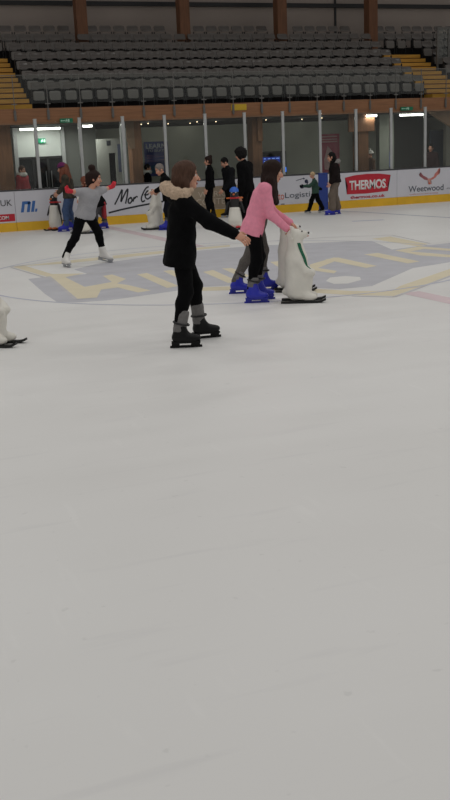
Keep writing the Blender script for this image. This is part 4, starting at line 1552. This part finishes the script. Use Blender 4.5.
for j in range(6):
    zz = sz1 - 0.03 - j * (sz1 - sz0) / 6.3
    for q in range(4):
        xa = scx0 + (scx1 - scx0) * (0.06 + 0.235 * q)
        bars.append([(xa + po[0], zz + po[2]), (xa + (scx1 - scx0) * (0.10 + 0.03 * ((j + q) % 4)) + po[0], zz + po[2]), (xa + (scx1 - scx0) * (0.10 + 0.03 * ((j + q) % 4)) + po[0], zz - 0.028 + po[2]), (xa + po[0], zz - 0.028 + po[2])])
wall_poly(bars, TYY - 0.012, mat('screen_pale', (120, 150, 220), 0.3, 0.05, bump=0, emit=0.8), scr, 'screen_text', po=po)
c = ony(285, 169.5, TYY) - po
MB().span((c[0] - 0.04, -0.02, c[2] - 0.07), (c[0] + 0.04, 0, c[2] + 0.07), 0.02).build('blue_lamp', mat('blue_lamp_glow', (20, 110, 230), 0.3, 0.02, bump=0, emit=1.3), tv)

# right side bays
a, b = ony(379.5, 150, 27.0)[0], ony(394, 150, 27.0)[0]
struct('wall_pale_pier', MB().span((a, 27.0, 0), (b, 27.2, 2.44)), mat('pale_green_grey_wall', (142, 146, 136), 0.8, 0.05, 1.5, 0.02))
a, b = ony(394, 150, 27.6)[0], ony(426, 150, 27.6)[0]
struct('wall_dark_bay', MB().span((a, 27.6, 0), (b, 27.8, 2.44)), mat('dark_wall', (66, 66, 64), 0.8, 0.06, 1.5, 0.02))
a, b = ony(430, 150, 27.4)[0], ony(445, 150, 27.4)[0]
zz = float(ony(437, 130, 27.4)[2])
dr = empty('door_1', ((a + b) / 2, 27.4, 0))
dr['kind'] = 'structure'
MB().span((-(b - a) / 2, 0, 0.01), ((b - a) / 2, 0.05, zz)).build('door_leaf', mat('blue_grey_door', (52, 60, 74), 0.6, 0.08), dr)
MB().tube([(-(b - a) / 2 + 0.06, -0.03, 0.9), (-(b - a) / 2 + 0.18, -0.03, 0.9)], 0.012).build('door_handle', STEEL, dr)
a2 = ony(446, 150, 27.0)[0]
struct('wall_corridor_right', MB().span((a2, 27.0, 0), (a2 + 3, 27.15, 2.44)), mat('corridor_wall', (150, 148, 138), 0.8, 0.04, 1.5, 0.02))
# glazed dark counter pieces at the left behind boards
# lamps under the balcony
LAMP = mat('lamp_diffuser', (255, 252, 244), 0.4, 0.01, bump=0, emit=6.0)
LAMPB = mat('lamp_body_white', (220, 220, 218), 0.5, bump=0)


def batten(label, p0, p1, Y, watts, wd=0.07):
    A, B = ony(*p0, Y), ony(*p1, Y)
    z = min((A[2] + B[2]) / 2, 2.38)
    Lh = abs(B[0] - A[0]) / 2
    t = empty('batten_lamp', ((A[0] + B[0]) / 2, Y, z), label, 'lamp', 'strip lamps under the balcony')
    MB().span((-Lh, -wd / 2, 0.02), (Lh, wd / 2, 2.44 - z)).build('lamp_body', LAMPB, t)
    MB().tube([(-Lh, 0, 0), (Lh, 0, 0)], 0.03, 12).build('tube', LAMP, t, smooth=True)
    ld = bpy.data.lights.new('tube_light', 'AREA')
    ld.shape = 'RECTANGLE'
    ld.size = Lh * 2
    ld.size_y = 0.06
    ld.energy = watts
    ld.color = (1.0, 0.98, 0.92)
    lo = bpy.data.objects.new('tube_light', ld)
    COL.objects.link(lo)
    lo.parent = t
    lo.location = (0, 0, -0.04)
    return t


batten('long bright strip lamp in front of the white entrance panel', (20, 129.5), (60, 128), 26.7, 8)
batten('short strip lamp hanging under the balcony right of the exit sign', (83, 126), (92, 124.5), 26.2, 12)
batten('short strip lamp behind glass above the cream-hatted spectator', (366.5, 114.6), (376.5, 114.0), 25.47, 1.5)
batten('long strip lamp under the balcony at the dark right bay', (400, 113.5), (423, 111.6), 25.9, 12)


def exit_sign(label, px, py, w_px, h_px, Y, emit, hang=True):
    c = ony(px, py, Y)
    w = ony(px + w_px / 2, py, Y)[0] - ony(px - w_px / 2, py, Y)[0]
    hh = ony(px, py - h_px / 2, Y)[2] - ony(px, py + h_px / 2, Y)[2]
    t = empty('exit_sign', (c[0], Y, c[2]), label, 'exit sign')
    po = np.array(t.location)
    MB().span((-w / 2, 0, -hh / 2), (w / 2, 0.04, hh / 2), 0.004).build('sign_box', mat('sign_green_%d' % int(emit * 10), (14, 120, 84), 0.4, 0.03, bump=0, emit=emit), t)
    m = mat('sign_white_%d' % int(emit * 10), (200, 240, 220), 0.4, 0.02, bump=0, emit=emit)
    X, Z, q = c[0], c[2], hh / 2
    run = [[(X - 0.55 * q, Z - 0.6 * q), (X - 0.25 * q, Z - 0.6 * q), (X + 0.05 * q, Z - 0.1 * q), (X + 0.35 * q, Z - 0.45 * q), (X + 0.55 * q, Z - 0.3 * q), (X + 0.2 * q, Z + 0.25 * q), (X + 0.45 * q, Z + 0.2 * q), (X + 0.45 * q, Z + 0.38 * q), (X - 0.3 * q, Z + 0.4 * q), (X - 0.5 * q, Z + 0.05 * q), (X - 0.35 * q, Z), (X - 0.15 * q, Z + 0.2 * q), (X - 0.2 * q, Z - 0.2 * q)]]
    head = [[(X + 0.2 * q + 0.17 * q * math.cos(a), Z + 0.62 * q + 0.17 * q * math.sin(a)) for a in np.linspace(0, 2 * math.pi, 11)[:-1]]]
    k = w / 2 / q
    arrow = [[(X - 0.9 * k * q, Z), (X - 0.9 * k * q + 0.45 * q, Z + 0.4 * q), (X - 0.9 * k * q + 0.45 * q, Z + 0.13 * q), (X - 0.62 * q, Z + 0.13 * q), (X - 0.62 * q, Z - 0.13 * q), (X - 0.9 * k * q + 0.45 * q, Z - 0.13 * q), (X - 0.9 * k * q + 0.45 * q, Z - 0.4 * q)]]
    doorp = [[(X + 0.75 * q, Z - 0.65 * q), (X + min(1.3, 0.92 * k) * q, Z - 0.65 * q), (X + min(1.3, 0.92 * k) * q, Z + 0.65 * q), (X + 0.75 * q, Z + 0.65 * q)]]
    wall_poly(run + head, Y - 0.0005, m, t, 'running_figure', po=po)
    if k > 1.7:
        wall_poly(arrow, Y - 0.0005, m, t, 'arrow', po=po)
    wall_poly(doorp, Y - 0.0005, m, t, 'doorway_mark', po=po)
    return t


exit_sign('dim green exit sign hung below the balcony edge at the left', 66.5, 120.6, 13, 4.6, 25.06, 0.0)
exit_sign('glowing green exit sign on the bright white entrance panel', 42, 140.8, 7.5, 5, DW - 0.05, 0.9)
exit_sign('dim green exit sign below the balcony edge at the right', 407, 108.6, 12, 3.6, 25.06, 0.0)
# yellow sign on the fascia
c0, c1 = ony(231, 105, FY - 0.001), ony(246.5, 109.5, FY - 0.001)
zc, hz = (c0[2] + c1[2]) / 2, 0.075
t = MB().span((-(c1[0] - c0[0]) / 2, -0.012, -hz), ((c1[0] - c0[0]) / 2, 0, hz), 0.003).build('fascia_sign', mat('yellow_sign', (204, 168, 36), 0.5, 0.05, bump=0), None, ((c0[0] + c1[0]) / 2, FY - 0.001, zc))
tag(t, 'plain yellow sign on the timber balcony edge above the curly-haired man', 'sign')

# small spot lamps on the walkway soffit
SPOT = mat('spot_glow', (255, 226, 180), 0.4, 0.01, bump=0, emit=4.0)
for j, (px, yy) in enumerate([(141, 27.4), (148, 26.6), (168, 27.9), (190, 28.2), (197, 26.8), (216, 27.4), (266, 27.2), (302, 27.9), (322, 27.2)]):
    c = ony(px, 122, yy)
    t = empty('ceiling_spot', (c[0], yy, 2.44), 'tiny warm spot lamp on the dark walkway soffit', 'lamp', 'tiny soffit spot lamps')
    MB().tube([(0, 0, 0), (0, 0, -0.03)], 0.028, 12).build('housing', CEILM, t, smooth=True)
    MB().tube([(0, 0, -0.03), (0, 0, -0.045)], 0.015, 10).build('bulb', SPOT, t, smooth=True)
    ld = bpy.data.lights.new('spot_light', 'POINT')
    ld.energy = 0.38
    ld.shadow_soft_size = 0.02
    ld.color = (1.0, 0.97, 0.9)
    lo = bpy.data.objects.new('spot_light', ld)
    COL.objects.link(lo)
    lo.parent = t
    lo.location = (0, 0, -0.09)

# ------------------------------------------------------------------ stand: terrace, seats, stairs, balustrade
ROWY = [26.6 + 0.6 * k for k in range(7)]
ROWZ = [2.80 + 0.292 * k for k in range(7)]
WALLY = 31.15
mb = MB()
mb.span((-6, FY + 0.22, 2.56), (26, WALLY, 2.80))
for k in range(1, 7):
    mb.span((-6 if k >= 5 else 5.47, ROWY[k] - 0.30, 2.80), (26 if k >= 5 else 17.04, WALLY, ROWZ[k]))
    if k < 5:
        mb.span((18.38, ROWY[k] - 0.30, 2.80), (26, WALLY, ROWZ[k]))
        mb.span((-6, ROWY[k] - 0.30, 2.80), (4.0, WALLY, ROWZ[k]))
struct('floor_terrace', mb, STANDC)
RISERM = mat('brown_riser_wood', (112, 72, 38), 0.6, 0.14, 3, 0.05, stretch=(0.6, 6, 6))
RISERSHADE = mat('riser_gap_shade', (60, 42, 26), 0.6, 0.14, 3, 0.05, stretch=(0.6, 6, 6))  # dark colour stands in for the shaded open gap under a step
STEPM = mat('varnished_step_wood', (196, 146, 52), 0.5, 0.14, 3, 0.05, stretch=(0.6, 6, 6))
for (xa, xb, lab) in ((4.02, 5.45, 'left flight of varnished wooden aisle steps beside the grey seats'), (17.06, 18.36, 'right flight of varnished wooden aisle steps beside the grey seats')):
    t = empty('aisle_stairs', ((xa + xb) / 2, ROWY[0], 2.80), lab, 'stairs', 'wooden aisle stairs')
    for j in range(10):
        z1 = 0.146 * (j + 1)
        y0 = ROWY[0] - 0.30 + 0.30 * j + (0.0)
        MB().span((-(xb - xa) / 2, y0 - ROWY[0], 0.0 if j == 0 else z1 - 0.100), ((xb - xa) / 2, (ROWY[5] - 0.30) - ROWY[0] - 0.002, z1), 0.006).build('step', STEPM, t)
        MB().span((-(xb - xa) / 2, y0 - ROWY[0] + 0.035, 0.0 if j == 0 else z1 - 0.146), ((xb - xa) / 2, (ROWY[5] - 0.30) - ROWY[0] - 0.002, z1 - 0.102)).build('riser', RISERM if j % 2 else RISERSHADE, t)

SEATP = mat('grey_seat_plastic', (92, 86, 82), 0.2, 0.05, 5, 0.02)
SEATP2 = mat('grey_seat_pan', (108, 103, 99), 0.40, 0.05, 5, 0.02)
BRKT = mat('black_seat_bracket', (22, 22, 24), 0.5)


def curved_panel(w, hh, th, bow, z0, y0, tilt, lip=0.0):
    mb = MB()
    nx, nzv = 8, 5
    g = {}
    for side in (0, 1):
        for i in range(nx + 1):
            for j in range(nzv + 1):
                u, v = i / nx * 2 - 1, j / nzv
                # rounded corners
                xx = u * w / 2
                cz = v
                rad = 0.16
                if abs(u) > 1 - rad:
                    q = (abs(u) - (1 - rad)) / rad
                    dz = (1 - math.sqrt(max(0, 1 - q * q))) * 0.10 * (w / hh) * 0.8
                    cz = dz + v * (1 - 2 * dz)
                z = z0 + cz * hh
                y = y0 + bow * (1 - u * u) + tilt * (cz) - lip * max(0.0, 1 - cz * 1.6) ** 2 + (th if side else 0)
                if v == 1:
                    y += 0.0 if side else 0.008
                g[side, i, j] = mb.bm.verts.new((xx, y, z))
    for i in range(nx):
        for j in range(nzv):
            mb.bm.faces.new((g[0, i, j], g[0, i + 1, j], g[0, i + 1, j + 1], g[0, i, j + 1]))
            mb.bm.faces.new((g[1, i, j], g[1, i, j + 1], g[1, i + 1, j + 1], g[1, i + 1, j]))
    for i in range(nx):
        for j in (0, nzv):
            mb.bm.faces.new((g[0, i, j], g[1, i, j], g[1, i + 1, j], g[0, i + 1, j]))
    for j in range(nzv):
        for i in (0, nx):
            mb.bm.faces.new((g[0, i, j], g[0, i, j + 1], g[1, i, j + 1], g[1, i, j]))
    return mb


GRP = 'grey tip-up seats in the stand'
s0 = empty('stand_seat', (0, 0, 0), 'x', 'seat', GRP)
curved_panel(0.332, 0.168, 0.028, 0.022, 0.530, 0.05, 0.03, 0.060).build('backrest', SEATP, s0, smooth=False)
mb = curved_panel(0.285, 0.225, 0.055, 0.0, 0.245, -0.055, 0.03)
mb.build('seat', SEATP2, s0)
for sg in (-1, 1):
    mb = MB()
    mb.box((0.172 * sg, 0.03, 0.26), (0.022, 0.05, 0.52), 0.004)
    mb.box((0.172 * sg, 0.0, 0.30), (0.026, 0.13, 0.05), 0.006)
    mb.box((0.172 * sg, 0.03, 0.008), (0.05, 0.11, 0.016), 0.003)
    mb.build('leg', BRKT, s0)
ORD = ['first', 'second', 'third', 'fourth', 'fifth', 'sixth', 'seventh', 'eighth', 'ninth', 'tenth', 'eleventh', 'twelfth', 'thirteenth', 'fourteenth', 'fifteenth', 'sixteenth', 'seventeenth', 'eighteenth',
       'nineteenth', 'twentieth', 'twenty-first', 'twenty-second', 'twenty-third', 'twenty-fourth', 'twenty-fifth', 'twenty-sixth', 'twenty-seventh', 'twenty-eighth', 'twenty-ninth', 'thirtieth']
ROWN = ['front row', 'second row up', 'third row up', 'fourth row up', 'fifth row up', 'sixth row up', 'topmost row']


def px_of(p):
    d = np.array(p, float) - CAM
    z = d @ f_
    return 225 + F * (d @ r_) / z, 400 - F * (d @ u_) / z


first = True
PITCH = 0.411
COLX = [float(ony(px, 18, 29.76)[0]) for px in (82, 185, 282.5, 373.5)]
for k in range(7):
    n_main = 28
    spots = [('m', i, 5.70 + PITCH * i) for i in range(n_main)]
    if k >= 5:
        spots += [('l', i, 5.70 - PITCH * (i + 1)) for i in range(4)] + [('a', i, 5.70 + PITCH * (n_main + i)) for i in range(3)]
    if k >= 2:
        spots += [('r', i, 18.62 + PITCH * i) for i in range(6)]
    for kind, i, x in spots:
        z = ROWZ[k]
        px, py = px_of((x, ROWY[k], z + 0.65))
        if px < -6 or px > 456:
            continue
        if (k == 6 and any(abs(x - c) < 0.35 for c in COLX)) or (k == 5 and abs(x - COLX[3]) < 0.30):
            continue
        if first:
            o, first = s0, False
        else:
            o = copy_tree(s0)
        o.location = (x, ROWY[k], z)
        if kind == 'm':
            if i < 14:
                o['label'] = 'grey tip-up seat, %s from the left aisle in the %s' % (ORD[i], ROWN[k])
            else:
                o['label'] = 'grey tip-up seat, %s from the right aisle in the %s' % (ORD[n_main - 1 - i], ROWN[k])
        elif kind == 'l':
            o['label'] = 'grey seat above the left wooden steps, %s left of the main block, %s' % (ORD[i], ROWN[k])
        elif kind == 'a':
            o['label'] = 'grey seat above the right wooden steps, %s from the main block, %s' % (ORD[i], ROWN[k])
        else:
            o['label'] = 'grey seat right of the right wooden steps, %s in, %s' % (ORD[i], ROWN[k])

# upper back wall
UW = mat('grey_cladding', (162, 150, 142), 0.8, 0.05, 1.0, 0.03)
struct('wall_back', MB().span((-8, WALLY, 2.5), (30, WALLY + 0.15, 8.0)), UW)
z5 = float(ony(185, 4.5, WALLY)[2])
struct('trim_wall_rail', MB().span((-8, WALLY - 0.08, z5 - 0.06), (30, WALLY, z5 + 0.06)), mat('dark_steel_rail', (40, 40, 42), 0.6))
xv = ony(335, 15, WALLY)[0]
struct('trim_wall_joint', MB().span((xv - 0.035, WALLY - 0.03, 4.6), (xv + 0.035, WALLY, 8.0)), MATS['dark_steel_rail'])
for x in COLX:
    w = 0.31
    struct('column_timber', MB().span((x - w / 2, 29.76, ROWZ[5] + 0.002), (x + w / 2, 30.10, 8.0), 0.01), GLULAM)

# balustrade along the balcony edge
RAILM = mat('grey_rail_metal', (112, 110, 107), 0.4, 0.04, metal=0.4, bump=0)
RY = FY - 0.035
bal = empty('balustrade', (11, RY, 2.5), 'thin grey metal balustrade with glass infill along the balcony edge', 'balustrade')
po = np.array(bal.location)
x = 4.785 - 0.7965 * 2
ends = []
while x < 19:
    p = MB().box((x - po[0], 0, 0.53), (0.018, 0.018, 1.04), 0.003).build('post', RAILM, bal)
    MB().box((x - po[0], 0.0, 0.40), (0.13, 0.03, 0.022), 0.003).build('clamp', RAILM, p)
    MB().box((x - po[0], 0.012, 0.15), (0.06, 0.022, 0.22), 0.003).build('bracket', RAILM, p)
    x += 0.7965
MB().span((-9, -0.008, 1.05), (9, 0.008, 1.064), 0.002).build('top_rail', RAILM, bal)
MB().span((-9, -0.004, 0.41), (9, 0.004, 1.05)).build('glass_infill', GLASS, bal)
# side barrier by the right aisle
A = ony(437.5, 60, 28.2)
zt1 = float(ony(437.5, 28, 28.2)[2])
bar = empty('stair_barrier', (A[0], 28.2, A[2]), 'tall grey metal stair barrier at the right edge of the stand', 'barrier')
hgt = zt1 - A[2]
B2 = ony(448.5, 60, 28.2)[0] - A[0]
for xx in (0, B2, B2 * 2.2):
    MB().box((xx, 0, hgt / 2 - 0.4), (0.06, 0.05, hgt + 0.8), 0.006).build('post', RAILM, bar)
MB().span((-0.03, -0.02, hgt - 0.03), (B2 * 2.3, 0.02, hgt + 0.02), 0.004).build('top_rail', RAILM, bar)
MB().span((0.03, -0.004, 0.05), (B2 * 2.2, 0.004, hgt - 0.03)).build('glass_infill', GLASS, bar)

# ------------------------------------------------------------------ light
w = bpy.data.worlds.new('hall')
scene.world = w
w.use_nodes = True
w.node_tree.nodes['Background'].inputs['Color'].default_value = (1.0, 0.975, 0.94, 1)
w.node_tree.nodes['Background'].inputs['Strength'].default_value = 0.225
for ix, x in enumerate((-4, 2, 8, 14, 20)):
    for iy, y in enumerate((1.5, 7.5, 13.5, 19.5)):
        ld = bpy.data.lights.new('rink_lamp', 'AREA')
        ld.shape = 'RECTANGLE'
        ld.size, ld.size_y = 2.4, 0.8
        ld.energy = 57
        ld.spread = math.radians(165)
        ld.color = (1.0, 0.985, 0.955)
        lo = bpy.data.objects.new('rink_lamp', ld)
        COL.objects.link(lo)
        lo.location = (x, y, 8.2)

vs = scene.view_settings
vs.view_transform = 'Standard'
vs.look = 'None'
vs.gamma = 1.0
vs.exposure = 0.0
vs.use_curve_mapping = False
